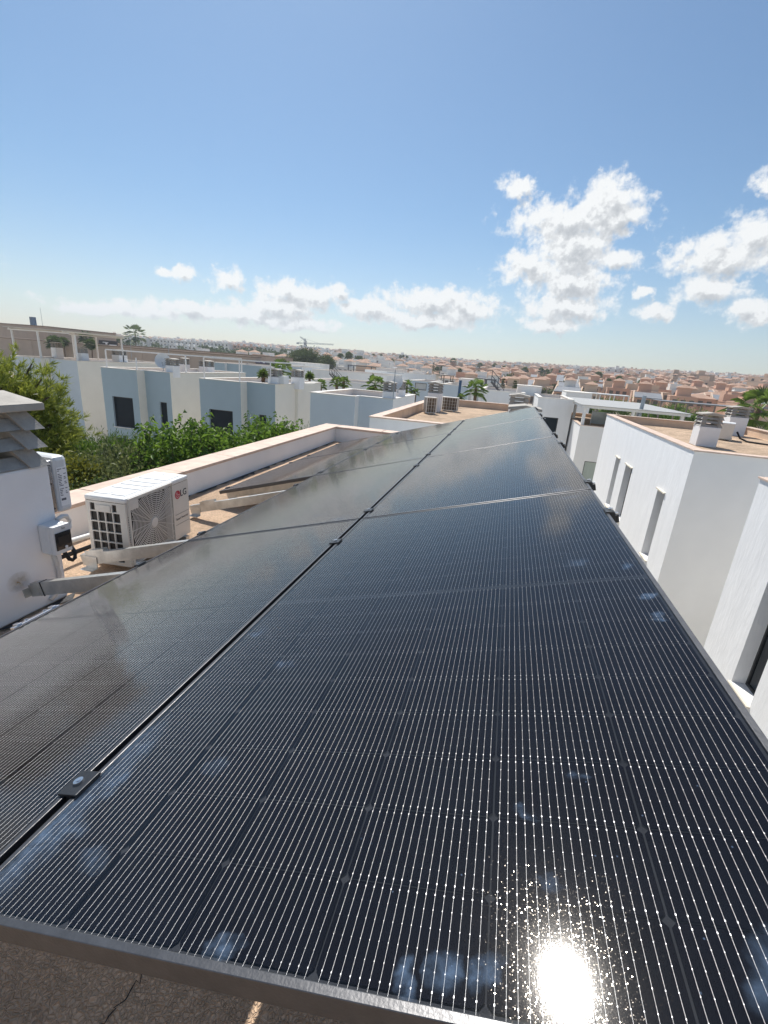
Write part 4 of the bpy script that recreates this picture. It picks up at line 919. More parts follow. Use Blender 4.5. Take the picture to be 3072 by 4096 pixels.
# grey and brown roof pergolas of the houses farther back
pdark = pm('dark_pergola_paint', (.11,.115,.125), .6, .1); pbrown = pm('brown_pergola_slats', (.26,.215,.18), .7, .12)
def wide_pergola(label, x0, x1, y, dep, z, zb, mat, sm, n=7, np_=4):
    posts = [(x0+(x1-x0)*i/(np_-1), yy, zb) for yy in (y+.1, y+dep-.1) for i in range(np_)]
    frame_pergola(label, posts, [z]*len(posts), [((x0-.1,y+.1,z+.05),(x1+.1,y+.1,z+.05)),((x0-.1,y+dep-.1,z+.05),(x1+.1,y+dep-.1,z+.05))], mat, w=.13, thick=.1, slats=(x0-.2,x1+.2,y,y+dep,z+.1,n,'x',sm))
wide_pergola('long dark grey roof pergola above the centre houses', -26.0, -14.2, 74, 3, 1.05, -.9, pdark, pdark)
wide_pergola('brown roof pergola beside a clipped hedge, centre right', -12.8, -8.6, 70, 3, .72, -.9, pbrown, pbrown)
wide_pergola('dark roof pergola with thick posts behind the fan palm', -3.6, -1.7, 52, 3, .85, -.6, pdark, pdark, 5, 3)
wide_pergola('wide brown roof pergola over green hedges on the right', 17.0, 25.2, 60, 4, -.1, -5.9, pbrown, grey_roof, 8, 4)
wide_pergola('white tubular terrace pergola in front of the salmon houses', 10.6, 16.2, 72, 3, -.15, -1.4, white_metal, white_metal, 4, 4)
for (lb_, x, y, z, rz) in (('black steel roof staircase in front of the white centre house', -17.9, 45.3, -.54, 0), ('black steel roof staircase beside the fan palm behind the next roof', -1.55, 39.4, .035, 0)):
    t = thing('roof_staircase', lb_, 'staircase', (x, y, z))
    for k in range(6): MB().box(k*.17, 0, .95-k*.16, k*.17+.2, .7, .98-k*.16).build('tread', pdark, t)
    for yy in (0, .68):
        MB().bar((0,yy,.9), (1.1,yy,-.12), .03, .14).build('stringer', pdark, t)
        MB().bar((0,yy,1.75), (1.1,yy,.75), .03, .04).bar((0,yy,1.35), (1.1,yy,.35), .02, .03).bar((0,yy,.95), (0,yy,1.76), .03, .03, (1,0,0)).bar((1.1,yy,-.1), (1.1,yy,.76), .03, .03, (1,0,0)).bar((.55,yy,.4), (.55,yy,1.25), .03, .03, (1,0,0)).build('handrail', pdark, t)

# ------------------------------------------------------------------ vegetation
def leaves_np(C, Nn, size, rng, aspect=.45, fold=.25, droop=0.0):
    """diamond leaves folded along the midrib: C centres (n,3), Nn pointing direction (n,3) of the leaf axis"""
    n = len(C); a = Nn/np.linalg.norm(Nn, axis=1)[:, None]
    r = rng.normal(size=(n, 3)); b = np.cross(a, r); b /= np.linalg.norm(b, axis=1)[:, None]; c = np.cross(a, b)
    c = np.where(c[:, 2:3] < 0, -c, c)
    s = (size*rng.uniform(.6, 1.3, n))[:, None] if np.isscalar(size) else size[:, None]
    p0 = C; p2 = C+a*s - np.array([0, 0, 1])*s*droop; mid = C+a*s*.45
    p1 = mid+b*s*aspect*.5+c*s*fold*.3; p3 = mid-b*s*aspect*.5+c*s*fold*.3
    V = np.stack([p0, p1, p2, p3], 1).reshape(-1, 3)
    i = np.arange(n)*4
    return V, np.concatenate([np.stack([i, i+1, i+2], 1), np.stack([i, i+2, i+3], 1)])
def blob_points(rng, n, rad, clumps, shell=.55):
    """points clumped in an ellipsoid, denser outside; returns offsets and outward directions"""
    d = rng.normal(size=(clumps, 3)); d /= np.linalg.norm(d, axis=1)[:, None]; d[:, 2] = np.abs(d[:, 2])*.9-.25
    cc = d*rng.uniform(shell, 1.0, (clumps, 1))
    k = rng.integers(0, clumps, n); off = rng.normal(size=(n, 3))*rng.uniform(.10, .24, (clumps, 1))[k]
    p = cc[k]+off
    return p*np.array(rad), p/np.maximum(1e-3, np.linalg.norm(p, axis=1))[:, None]
def shrub(name, label, pos, rad, n, leaf, mat, seed, clumps=40, aspect=.45, droop=.1, up=.5, group=None, cat='shrub', zc=None, trunk=True):
    rng = np.random.default_rng(seed)
    t = thing(name, label, cat, pos, group=group); zc = rad[2]*.9 if zc is None else zc
    P_, d = blob_points(rng, n, rad, clumps); P_[:, 2] += zc
    V, F = leaves_np(P_, d+rng.normal(size=d.shape)*.7+np.array([0, 0, up]), leaf, rng, aspect, .4, droop)
    link('crown', np_mesh('crown', V, F, mat), t)
    if trunk:
        m = MB(); rr = random.Random(seed)
        for k in range(5):
            a = rr.uniform(0, 6.28); q = rr.uniform(.25, .65); m.tube([(0, 0, -.05), (math.cos(a)*rad[0]*q*.4, math.sin(a)*rad[1]*q*.4, zc*.5), (math.cos(a)*rad[0]*q, math.sin(a)*rad[1]*q, zc+rad[2]*.4)], [.035*max(rad), .025*max(rad), .006*max(rad)], 6)
        m.build('trunk', bark, t)
    return t
# big-leaved plant growing up along our outer wall: long shoots with drooping leaves
def shoot_plant(label, pos, rad, zc, nshoot, seed, mat, leaf=.11, group='big-leaved plants along our wall'):
    rng = np.random.default_rng(seed); rr = random.Random(seed)
    t = thing('leafy_plant', label, 'plant', pos, group=group); Cs = []; Ds = []; st = MB()
    for k in range(nshoot):
        a = rng.uniform(0, 6.283); q = math.sqrt(rng.uniform(0, 1)); top = zc+rad[2]*rng.uniform(.1, 1.0)
        bx, by = math.cos(a)*q*rad[0]*.7, math.sin(a)*q*rad[1]*.7
        lean = Vector((rng.normal()*.25, rng.normal()*.25, 0)); pts = []
        ln = rng.uniform(.5, 1.1)
        for j in range(7):
            f = j/6; p = Vector((bx, by, top-ln*(1-f)))+lean*ln*f*f*1.3; p.z -= .12*f**4*ln; pts.append(p)
        st.tube(pts, [.006*(1-.7*j/6) for j in range(7)], 4, False)
        nl = int(ln*26)
        for j in range(nl):
            f = (j+.5)/nl; i0 = min(5, int(f*6)); p = pts[i0].lerp(pts[i0+1], f*6-i0); b = rng.uniform(0, 6.283)
            Cs.append(p); Ds.append((math.cos(b), math.sin(b), rng.uniform(-.45, .35)))
    fill, d = blob_points(rng, 5200, (rad[0], rad[1], rad[2]), 60); fill[:, 2] += zc-.25
    C_ = np.concatenate([np.array([tuple(c) for c in Cs]), fill]); D_ = np.concatenate([np.array(Ds), d+rng.normal(size=d.shape)*.6])
    V, F = leaves_np(C_, D_, leaf, rng, .42, .5, .35); link('crown', np_mesh('crown', V, F, mat), t)
    for k in range(4): a = rr.uniform(0, 6.28); st.tube([(0,0,0),(math.cos(a)*.3,math.sin(a)*.3,zc*.5),(math.cos(a)*.7*rad[0],math.sin(a)*.7*rad[1],zc)], [.07,.05,.02], 6)
    st.build('stems', bark, t)
zG = GZ
def gp(x, y): return (x, y, GZ)
shoot_plant('tall leafy plant with long drooping shoots below the dish house', gp(-6.3, 8.0), (1.0, 1.1, 1.05), 5.35, 60, 11, lf_bright, .125)
shoot_plant('leafy plant in the middle of the row along our wall', gp(-5.9, 9.3), (.9, .9, .75), 5.3, 46, 12, lf_bright, .12)
shoot_plant('leafy plant with a tall shoot tip against the pale house window', gp(-5.7, 10.6), (.9, 1.0, .8), 5.45, 46, 13, lf_bright, .12)
shoot_plant('last leafy plant of the row, nearest the parapet corner', gp(-5.6, 12.2), (.8, .9, .5), 5.25, 36, 14, lf_bright, .11)
shrub('dark_shrub', 'dark olive shrub in the garden, left of the leafy plants', gp(-6.9, 6.9), (1.0, 1.15, .85), 9000, .085, lf_oliv, 21, 60, .4, .1, .4, zc=5.0)
shrub('dark_shrub', 'low dark shrub touching our parapet coping behind the air conditioner', gp(-5.2, 6.6), (.7, 1.0, .6), 7000, .075, lf_dark, 22, 50, .4, .1, .4, zc=4.75)
shrub('dark_shrub', 'deep green shrub between the pine and our parapet', gp(-5.7, 5.2), (.8, 1.0, .7), 7000, .075, lf_dark, 25, 50, .4, .1, .4, zc=4.9)
shrub('yellow_shrub', 'yellow-green shrub tip beside the white inverter', gp(-7.2, 6.0), (.62, .6, .55), 4200, .08, lf_yell, 23, 34, .4, .1, .5, zc=5.2)
shrub('dark_shrub', 'shady shrub under the pine branches', gp(-8.6, 7.6), (1.2, 1.2, 1.0), 8000, .09, lf_dark, 26, 50, zc=4.4)
# clipped conifer hedge: each bush its own thing
for k, (x, y, r_, zc) in enumerate(((-11.3,9.2,1.0,4.45),(-10.6,10.2,1.0,4.30),(-9.9,11.2,1.0,4.2),(-9.3,12.3,1.0,4.05),(-8.7,13.4,1.0,4.0),(-8.0,14.5,1.0,4.1),(-7.2,15.4,1.0,4.3))):
    shrub('conifer_bush', ('feathery conifer bush below the tall pine, first in the hedge', 'second conifer bush of the hedge, under the cream side wall', 'third conifer bush of the hedge', 'fourth conifer bush of the hedge, below the blue-grey front', 'fifth conifer bush of the hedge, half behind the leafy plants', 'sixth conifer bush of the hedge, behind the leafy plants', 'last conifer bush of the hedge, by the pale blue house')[k], gp(x, y), (r_, r_, .9), 7000, .11, lf_hedge, 40+k, 46, .16, -.1, 1.6, 'conifer bushes of the garden hedge', zc=zc)

def pine(label, pos, rad, zc, seed):
    rng = np.random.default_rng(seed); t = thing('pine_tree', label, 'tree', pos)
    tr = MB(); tr.tube([(0,0,-.1),(.1,.05,zc*.4),(.0,.1,zc*.8),(.1,0,zc+rad[2]*.6)], [.22,.18,.13,.03], 10)
    Cs = []; Ds = []; Ls = []
    for k in range(100):
        d = rng.normal(size=3); d /= np.linalg.norm(d); d[2] = d[2]*.8+.15
        e = Vector((d[0]*rad[0]*rng.uniform(.55,1), d[1]*rad[1]*rng.uniform(.55,1), zc+d[2]*rad[2]*rng.uniform(.6,1)))
        s0 = Vector((rng.normal()*.1, rng.normal()*.1, min(e.z, zc+rad[2]*.4)-.5)); mid = s0.lerp(e, .55)+Vector((0,0,-.12))
        tr.tube([s0, mid, e], [.05, .03, .012], 5, False)
        for j in range(46):
            f = rng.uniform(.35, 1.0); base = (mid.lerp(e, (f-.5)*2) if f > .5 else s0.lerp(mid, f*2))+Vector((rng.normal()*.16, rng.normal()*.16, rng.normal()*.13))
            sd_ = np.array([d[0]*.6, d[1]*.6, .55])+rng.normal(size=3)*.35; sd_ /= np.linalg.norm(sd_)
            for q in range(26):
                Cs.append(np.array(base)+sd_*rng.uniform(0, .14)); Ds.append(sd_+rng.normal(size=3)*.42); Ls.append(rng.uniform(.10, .18))
    V, F = leaves_np(np.array(Cs), np.array(Ds), np.array(Ls), rng, .10, .0, .0)
    link('crown', np_mesh('crown', V, F, lf_pine), t); tr.build('trunk', bark, t)
pine('tall yellow-green pine rising behind the near chimney at the left edge', gp(-9.7, 6.85), (1.75, 1.55, 1.7), 5.65, 5)

def fan_palm_mesh(seed, nfr, rl, rib, seg, mat, petiole=.45, skirt=0, split=.55, flat=False):
    """crown of fan leaves: petiole + pleated fan split at the tips; unit size crown about 1 m radius*rl"""
    rng = random.Random(seed); V = []; F = []
    def leaf(dirv, L, r, dead=False):
        d = Vector(dirv).normalized(); side = d.cross(Vector((0,0,1))); side = side.normalized() if side.length > 1e-3 else Vector((1,0,0)); up = side.cross(d).normalized()
        b0 = d*L; s = len(V); w = .012*r/.5
        V.extend([tuple(-side*w), tuple(side*w), tuple(b0+side*w), tuple(b0-side*w)]); F.append((s, s+1, s+2)); F.append((s, s+2, s+3))
        dr = rng.uniform(.25, .7) if not dead else .2
        for k in range(seg):
            a = -rib+2*rib*(k+.5)/seg; da = rib/seg*.92
            def pt(ang, q, pl):
                p = b0+(d*math.cos(ang)+side*math.sin(ang))*q+up*pl; p.z -= dr*(q*q/r)*.9; return tuple(p)
            s = len(V); tip = r*rng.uniform(.86, 1.05)*(1-.25*abs(a)/rib)
            V.extend([tuple(b0), pt(a-da, r*split, 0), pt(a, tip, .02*r), pt(a+da, r*split, .04*r)]); F.append((s, s+1, s+2)); F.append((s, s+2, s+3))
    for k in range(nfr):
        f = (k+.5)/nfr; el = R(78)-f*R(112); a = k*2.39996+rng.uniform(-.25, .25)
        leaf((math.cos(a)*math.cos(el), math.sin(a)*math.cos(el), math.sin(el)), petiole*rl*rng.uniform(.8, 1.1), .62*rl*rng.uniform(.85, 1.1))
    for k in range(skirt):
        a = rng.uniform(0, 6.28); el = R(rng.uniform(-82, -62)); leaf((math.cos(a)*math.cos(el), math.sin(a)*math.cos(el), math.sin(el)), .2*rl, .5*rl, True)
    return np_mesh('crown', np.array(V), np.array(F), mat)
NP_ = [fan_palm_mesh(s, 20, 1.0, R(105), 22, lf_palm, .55) for s in (1, 2, 3)]
SPIKY = []
for s in (1, 2):
    rng = np.random.default_rng(s); n = 260; a = rng.uniform(0, 6.283, n); e = rng.uniform(-.5, 1.5, n)
    dd = np.stack([np.cos(a)*np.cos(e), np.sin(a)*np.cos(e), np.sin(e)], 1); V, F = leaves_np(np.zeros((n, 3))+rng.normal(size=(n, 3))*.06, dd, np.full(n, .85)*rng.uniform(.7, 1.1, n), rng, .09, .2, .12)
    SPIKY.append(np_mesh('crown', V, F, lf_palm))
FP = [fan_palm_mesh(s, 34, 1.0, R(105), 12, lf_far, .45, 12) for s in (11, 12, 13, 14)]
SKYP = fan_palm_mesh(21, 24, 1.0, R(78), 9, lf_far, .60, 8, .45)
def trunk_mesh(seed, r0=.13, r1=.10):
    rr = random.Random(seed); m = MB(); pts = []; rs_ = []
    for k in range(7): pts.append((rr.uniform(-.03,.03)*k/2, rr.uniform(-.03,.03)*k/2, -1+k/6)); rs_.append((r0+(r1-r0)*k/6)*rr.uniform(.95, 1.08))
    pts[-1] = (0,0,0); m.tube(pts, rs_, 8); return m.mesh('trunk', palm_bark)
TRK = [trunk_mesh(s) for s in (1, 2, 3)]
def palm(label, x, y, zc, zb, w, mesh, k, group=None, name='fan_palm', tr=1.0):
    """zc crown centre height, zb ground, w crown width"""
    t = thing(name, label, 'palm tree', (x, y, zb), (0, 0, k*1.7), group)
    c = link('crown', mesh, t, 0, (0, 0, zc-zb)); c.scale = (w/2/.95,)*3
    r = link('trunk', TRK[k % 3], t, 0, (0, 0, zc-zb)); r.scale = (tr*max(1, w/2.6), tr*max(1, w/2.6), zc-zb+.1); return t
def scaled(x, y, z, s): return (x*s, y*s, (z-1.6)*s+1.6)
near = [(-13.7,24.5,.97,.05,.95,'spiky yucca growing on the roof with the thin white frame',1),(-14.3,28,1.44,.42,1.73,'fan palm with a fanned leaf fountain between the two frame chimneys',0),(-12.4,28,.93,.15,.9,'bright spiky palm right of the frame house chimneys',1),(-11.2,27,.48,-.19,.8,'low arching palm in front of the black roof staircase',0),(-9.8,26,.77,.05,.8,'left fan palm of the pair behind the low terrace wall',0),(-9.0,25,.83,.14,.8,'right fan palm of the pair behind the low terrace wall',0),(-7.0,24.5,1.05,-.04,1.25,'large bright fan palm behind the terrace of the pale blue house',0),(-5.2,24,.93,.21,.85,'fan palm right of the pale blue house chimneys',0),(-4.7,24,.55,-.09,.5,'small drooping palm at the corner of the pale blue house',0),(-2.5,26,.41,.09,.5,'low palm clump left of the blue post behind the next roof',0),(-1.7,25,1.24,.14,1.25,'tall fan palm standing behind the next roof parapet',0)]
for k, (x, y, zt, zb_, w, lb_, sp) in enumerate(near):
    s_ = 1.0 if k == 0 else 1.25
    X, Y_, ZT = scaled(x, y, zt, s_); w *= s_*1.05
    palm(lb_, X, Y_, ZT-w*.42, (.0 if k == 0 else GZ), w, (SPIKY[k % 2] if sp else NP_[k % 3]), k, 'palms in the estate gardens', 'yucca' if k == 0 else 'fan_palm')
palm('big fan palm with drooping fronds at the right edge behind the large white house', 10.35, 23.3, .85, GZ, 2.4, NP_[1], 3, None)
tag(MB().box(-3.55,34.0,GZ,-3.37,34.2,.95).build('blue_post', teal_m), 'slim blue post standing left of the tall fan palm', 'post')

far = [(-154.5,170.0,9.27,1.07,7.87),(-69.9,60.0,2.28,1.22,2.67),(-70.3,62.0,2.19,1.33,1.82),(-79.5,75.0,3.57,1.25,2.83),(-62.8,60.0,2.14,1.38,1.98),(-115.2,120.0,3.71,1.13,3.54),(-172.2,300.0,7.23,1.55,1.74),(-169.9,300.0,6.88,1.70,1.44),(-48.2,130.0,3.32,1.27,1.60),(-42.2,120.0,3.62,1.45,1.46),(-44.4,120.0,3.23,1.24,1.69),(-38.6,110.0,3.49,1.42,1.82),(-37.6,115.0,2.86,1.24,2.18),(-35.9,115.0,2.35,1.18,2.17),(-97.2,330.0,8.75,4.94,2.23),(-97.0,350.0,9.31,6.09,1.76),(-75.0,320.0,8.82,5.90,2.10),(-73.2,320.0,9.18,5.78,1.83),(-66.1,300.0,8.41,5.24,1.71),(-38.0,150.0,3.18,1.22,1.75),(-39.8,170.0,3.62,1.15,1.26),(-21.4,130.0,2.09,0.71,1.45),(-18.4,120.0,1.70,0.70,1.14),(-17.1,120.0,1.88,0.80,1.14),(-24.3,200.0,5.96,1.81,2.64),(-11.4,100.0,1.51,0.69,0.94),(-10.6,100.0,1.65,0.75,0.93),(-12.5,190.0,4.66,1.73,1.87),(-6.8,190.0,4.92,1.88,2.12),(-3.2,180.0,4.05,1.57,1.86),(-2.6,200.0,4.69,2.23,2.06),(-9.5,120.0,1.72,0.48,1.65),(-8.0,120.0,1.57,0.77,1.10),(-5.1,120.0,1.61,0.11,1.53),(-1.9,115.0,2.08,-0.10,1.87),(3.6,150.0,3.67,0.32,1.95),(9.3,170.0,4.20,1.77,1.94),(11.3,170.0,3.85,1.92,1.92),(13.9,180.0,4.39,2.35,2.02),(14.9,170.0,3.76,2.44,1.90),(9.8,140.0,2.59,1.50,1.58),(29.8,230.0,5.27,1.94,2.26),(21.1,130.0,3.58,0.33,1.73),(21.7,125.0,1.40,-0.49,1.36),(21.9,120.0,1.95,-0.76,1.30),(25.0,125.0,2.76,0.27,1.63),(43.0,200.0,4.69,2.60,2.12),(33.7,150.0,1.97,0.86,1.59),(31.3,130.0,2.57,0.01,1.66),(39.3,150.0,2.13,0.94,1.90),(43.8,130.0,3.43,-0.80,1.29),(46.9,150.0,2.04,0.68,2.36)]
for k, (x, y, zt, zb_, w) in enumerate(far):
    s_ = 1.0 if k == 0 else (1.35 if 1 <= k <= 5 else (1.0 if y > 280 else 1.7))
    X, Y_, ZT = scaled(x, y, zt, s_); w *= s_*1.12*(1.25 if k > 5 else 1); ZT += (.9 if k > 7 and y < 280 else 0)
    g_ = terrain(X, Y_)
    if k == 0: palm('tall bushy palm standing alone against the sky at upper left', X, Y_, ZT-w*.42, g_, w*1.1, SKYP, k, None, 'fan_palm', .45)
    else: palm('tall slim palm among the far houses', X, Y_, ZT-w*.4, g_, w, FP[k % 4], k, 'palms among the far houses', 'fan_palm', .8)

def round_tree(label, x, y, zb, zt, w, n, mat, seed, leaf, group=None, clumps=70, trunkh=.3):
    h = zt-zb; return shrub('round_tree', label, (x, y, zb), (w/2, w/2, h*(1-trunkh)/2), n, leaf, mat, seed, clumps, .6, 0, .2, group, 'tree', zc=h*(1+trunkh)/2)
round_tree('big dense round tree below the tower crane', *scaled(-40.6, 90, 0, 1.5)[:2], terrain(-61, 135), 4.9, 10.2, 16000, lf_tree, 61, .38)
round_tree('lower green tree joined to the right of the big round tree', *scaled(-37.6, 93, 0, 1.5)[:2], terrain(-56, 139), 3.4, 5.5, 8000, lf_tree, 62, .34)
shrub('hedge', 'clipped bright hedge beside the brown pergola, centre right', (-16.3, 82, GZ), (1.9, .8, 3.55), 4000, .22, lf_bright, 63, 40, cat='hedge')
for k, (x, y, r_, zt) in enumerate(((16.5,80,2.6,-.25),(19.5,72,2.2,-.6),(22.5,72,2.3,-.6),(25.5,72,2.2,-.7),(12.5,84,1.5,-.6),(28,90,2.4,-.5))):
    shrub('hedge_bush', ('bright bush behind the slatted pergola', 'hedge bush under the left end of the wide brown pergola', 'hedge bush under the middle of the wide brown pergola', 'hedge bush under the right end of the wide brown pergola', 'small bush before the salmon houses', 'bush past the right end of the wide brown pergola')[k], (x, y, GZ), (r_, 1.6, (zt-GZ)/1.9), 5000, .24, lf_bright, 70+k, 40, .5, 0, .3, cat='bush')
# slim layered conifers (norfolk pines)
def layered(label, x, y, zt, zb, w, seed, group='slim layered conifers'):
    rng = np.random.default_rng(seed); h = zt-zb; C_ = []; D_ = []
    for i in range(22):
        f = i/21; z = h*(.25+.75*f); r = w/2*(1-f)**.75+.08
        for k in range(7):
            a = rng.uniform(0, 6.283)
            for q in range(26): rr_ = r*rng.uniform(.1, 1); C_.append((math.cos(a)*rr_, math.sin(a)*rr_, z+rng.normal()*.04+.08*rr_)); D_.append((math.cos(a)+rng.normal()*.5, math.sin(a)+rng.normal()*.5, .3))
    V, F = leaves_np(np.array(C_), np.array(D_), .16*max(1, w/2), rng, .3)
    t = thing('slim_conifer', label, 'tree', (x, y, zb), group=group); link('crown', np_mesh('crown', V, F, lf_tree), t); MB().tube([(0,0,0),(0,0,h)], [.12,.02], 6).build('trunk', bark, t)
layered('left slim dark conifer by the string-light block', -.9, 62, .95, GZ, 1.0, 1); layered('right slim dark conifer by the string-light block', .55, 62, .8, GZ, 1.1, 2)
layered('slim layered conifer in front of the brown shop hall', -27.5, 170, 3.6, terrain(-27.5, 170), 1.9, 3); layered('slim conifer among the salmon terraces', 33.2, 155, .6, terrain(33, 155), 2.0, 4)

# ------------------------------------------------------------------ shops at upper left, crane, signs
def block(name, label, cat, x0, x1, y0, y1, z1, mat, roofmat=None, zg=None, joints=0, group=None):
    zg = terrain((x0+x1)/2, y0) if zg is None else zg
    t = thing(name, label, cat, (x0, y0, zg-.3), group=group); H = z1-zg+.3
    MB().box(0,0,0,x1-x0,y1-y0,H).build('wall', mat, t)
    MB().box(-.12,-.12,H+.002,x1-x0+.12,y1-y0+.12,H+.22).build('roof_edge', roofmat or tan_dark, t)
    for k in range(joints): 
        xx = (x1-x0)*(k+1)/(joints+1); MB().box(xx-.35, -.06, .2, xx+.35, -.003, H-.15).build('pilaster', mat, t)
    return t
block('shop_hall', 'tall tan shop hall at the far left edge', 'shop', -135, -116, 98, 120, 4.45, tan_wall)
b_ = block('shop_wall', 'long tan shop wall with pilasters behind the left pergola', 'shop', -122, -52, 84, 92, 1.02, tan_wall, joints=11)
block('shop_hall', 'long brown-roofed shop hall in front of the far flats', 'shop', -128, -62, 112, 128, 1.35, tan_wall)
gr_ = block('shop_hall', 'grey roofed shop hall with a purple banner, left of centre', 'shop', -62, -46.5, 90, 104, .12, grey_roof, grey_roof)
t = thing('banner', 'purple banner with white print along the grey shop hall', 'sign', (-54.5, 89.6, .05)); MB().box(0,0,0,5.0,.12,.30).build('panel', purple_m, t)
MB().box(1.0,-.02,.12,2.3,-.003,.18).box(2.5,-.02,.12,3.6,-.003,.18).box(4.3,-.02,.05,4.8,-.003,.2).build('print', label_m, t)
t = thing('billboard', 'dark billboard with a pale car picture behind the left pergola', 'billboard', (-103.0, 100.9, 1.1)); MB().box(0,0,0,5.6,.2,1.2).build('panel', billb, t); MB().box(1.2,-.03,.65,2.9,-.003,.82).box(2.0,-.03,.25,2.6,-.003,.64).box(3.2,-.03,.05,5.4,-.003,.30).build('picture', label_m, t)
MB().box(.4,.05,-7,.6,.2,0).box(5,.05,-7,5.2,.2,0).build('post', steel_m, t)
t = thing('sign_pillar', 'blue glass sign pillar on the skyline at upper left', 'sign', (-197.6, 160, terrain(-197, 160))); H = 9.8-terrain(-197, 160)
MB().box(0,0,0,2.0,1.0,H-3.6).build('post', steel_m, t); MB().box(-.05,-.05,H-3.6,2.1,1.1,H).build('panel', teal_m, t)
tag(MB().tube([(-179.2,150,terrain(-179,150)),(-179.2,150,12.9)], [.10,.05], 6).build('antenna_mast', steel_m), 'thin antenna mast against the sky at upper left', 'mast')
def lattice(m, a, b, w, n, r=.06):
    a = Vector(a); b = Vector(b); d = (b-a).normalized(); s = d.orthogonal().normalized()*w/2; q = d.cross(s)
    cs = [s+q, s-q, -s-q, -s+q]
    for c in cs: m.bar(a+c, b+c, r*2, r*2)
    for i in range(n):
        p0 = a.lerp(b, i/n); p1 = a.lerp(b, (i+1)/n)
        for k in range(4): m.bar(p0+cs[k], p1+cs[(k+1) % 4], r*1.3, r*1.3)
    return m
t = thing('tower_crane', 'grey tower crane with a long jib above the big tree', 'crane', (-191.5, 420, terrain(-191, 420)-1)); zz = -t.location.z
lattice(MB(), (0,0,0), (0,0,19.5+zz), 1.3, 14, .10).build('mast', steel_m, t); lattice(MB(), (-7.3,0,15.2+zz), (28.7,0,15.9+zz), .8, 20, .07).build('jib', steel_m, t)
MB().box(-8.2,-.8,14.2+zz,-6.2,.8,15.6+zz).build('counterweight', steel_m, t); MB().bar((0,0,19.5+zz), (14,0,16.1+zz), .12, .12).bar((0,0,19.5+zz), (-7,0,15.6+zz), .12, .12).build('tie_bar', steel_m, t); MB().box(-.3,-1.6,14.0+zz,1.5,-.7,16.0+zz).build('cab', grey_roof, t)
t = thing('tower_crane', 'second tower crane with its jib turned away, just left of the first mast', 'crane', (-204, 450, terrain(-204, 450)-1)); zz = -t.location.z
lattice(MB(), (0,0,0), (0,0,18.6+zz), 1.3, 14, .10).build('mast', steel_m, t); lattice(MB(), (-2.5,6,18.6+zz), (5.0,-24,21.0+zz), .8, 12, .08).build('jib', steel_m, t)
block('shop_hall', 'brown shop hall with red lettering on the middle hillside', 'shop', -55.8, -17, 262, 285, 3.5, tan_wall, tan_dark)
t = tag(link('shop_sign', text_mesh('COMERCIO CHINO', 1.35, pm('red_letters', (.22,.035,.03), .6), 'shop_sign', .08), None, 0, (-33.6, 261.4, 2.55), (math.pi/2, 0, 0)), 'red lettering on the brown shop hall wall', 'sign')
tm = t; tm.scale = (1.0, 1, 1)
def flats(label, x, y, w, d, h, storeys, seed, mat=far_white, zg=None, group=None, bal=True, rz=0):
    rr = random.Random(seed); zg = terrain(x, y) if zg is None else zg
    t = thing('apartment_block', label, 'building', (x, y, zg-.5), (0,0,rz), group=group)
    MB().box(0,0,0,w,d,h+.5).build('wall', mat, t); r = MB().box(-.2,-.2,h+.502,w+.2,d+.2,h+.9)
    rf = r.build('roof', mat, t)
    for k in range(int(w/5)): MB().box(k*5+rr.uniform(.5,2), d*.4, h+.902, k*5+rr.uniform(2.3,3.4), d*.4+1.5, h+rr.uniform(1.9,2.8)).build('chimney', mat, rf)
    n = max(2, int(w/3)); wm = MB().box(0,0,0,1.1,.1,1.25).mesh('window', far_window); bm2 = MB().box(0,0,0,w/n-.3,.9,.85).mesh('balcony', mat)
    sh = (h)/storeys
    for s in range(storeys):
        for i in range(n):
            if i % 3 == 1 and bal: link('balcony', bm2, t, 0, (i*w/n+.15, -.905, .7+s*sh))
            link('window', wm, t, 0, (i*w/n+w/n*.3, -.06, 1.2+s*sh))
    return t
AP = ['leftmost white apartment block on the left skyline', 'white apartment block second from the left on the skyline', 'white apartment block third from the left on the skyline', 'white apartment block fourth from the left on the skyline', 'salmon apartment block near the right end of the left skyline flats', 'rightmost white apartment block of the left skyline flats', 'lower white flats in front of the left skyline, left one', 'lower white flats in front of the left skyline, right one']
ap = [(-300,315,24,4,3),(-276,318,22,4,3),(-254,322,20,4,3),(-233,325,22,6,3),(-210,330,18,5,3),(-190,330,15,4,3),(-236,290,22,1.0,2),(-212,296,16,.6,2)]
for k, (x, y, w, dz, st) in enumerate(ap):
    zt = {4: 8.2, 6: 9.0, 5: 8.0}.get(dz, 4.4); zg = terrain(x, y)
    flats(AP[k], x, y, w, 10, zt-zg-.9, st, k, far_white if k != 4 else salmon, group='white apartment blocks on the left skyline')
flats('modern white flats with dark vertical windows left of the big tree', -133, 262, 9.4, 9, 4.6-terrain(-133,262)-.9, 3, 31, far_white)
flats('modern pale flats with a brown end wall right of the big tree', -127, 300, 11, 9, 6.4-terrain(-127,300)-.9, 3, 32, far_white)
for k, (x, y, w, zt) in enumerate(((-124,400,12,9.6),(-108,400,14,9.2),(-92,395,16,8.4),(-74,390,14,8.2))):
    flats('pale flats on the skyline, centre left, %s from the left' % ('first', 'second', 'third', 'fourth')[k], x, y, w, 10, zt-terrain(x, y)-.9, 2, 50+k, far_white, group='pale flats on the skyline, centre left')
for k, (x, y, w, zt) in enumerate(((6,610,60,16.6),(130,705,20,20.5),(152,700,14,21.6),(170,700,20,20.5),(203,705,24,22.0),(228,700,30,21.2))):
    flats('flat-topped block on the right skyline, %s from the left' % ('first', 'second', 'third', 'fourth', 'fifth', 'sixth')[k], x, y, w, 12, zt-terrain(x, y)-.9, 2, 70+k, sand_w, group='flat-topped blocks on the right skyline', bal=False)

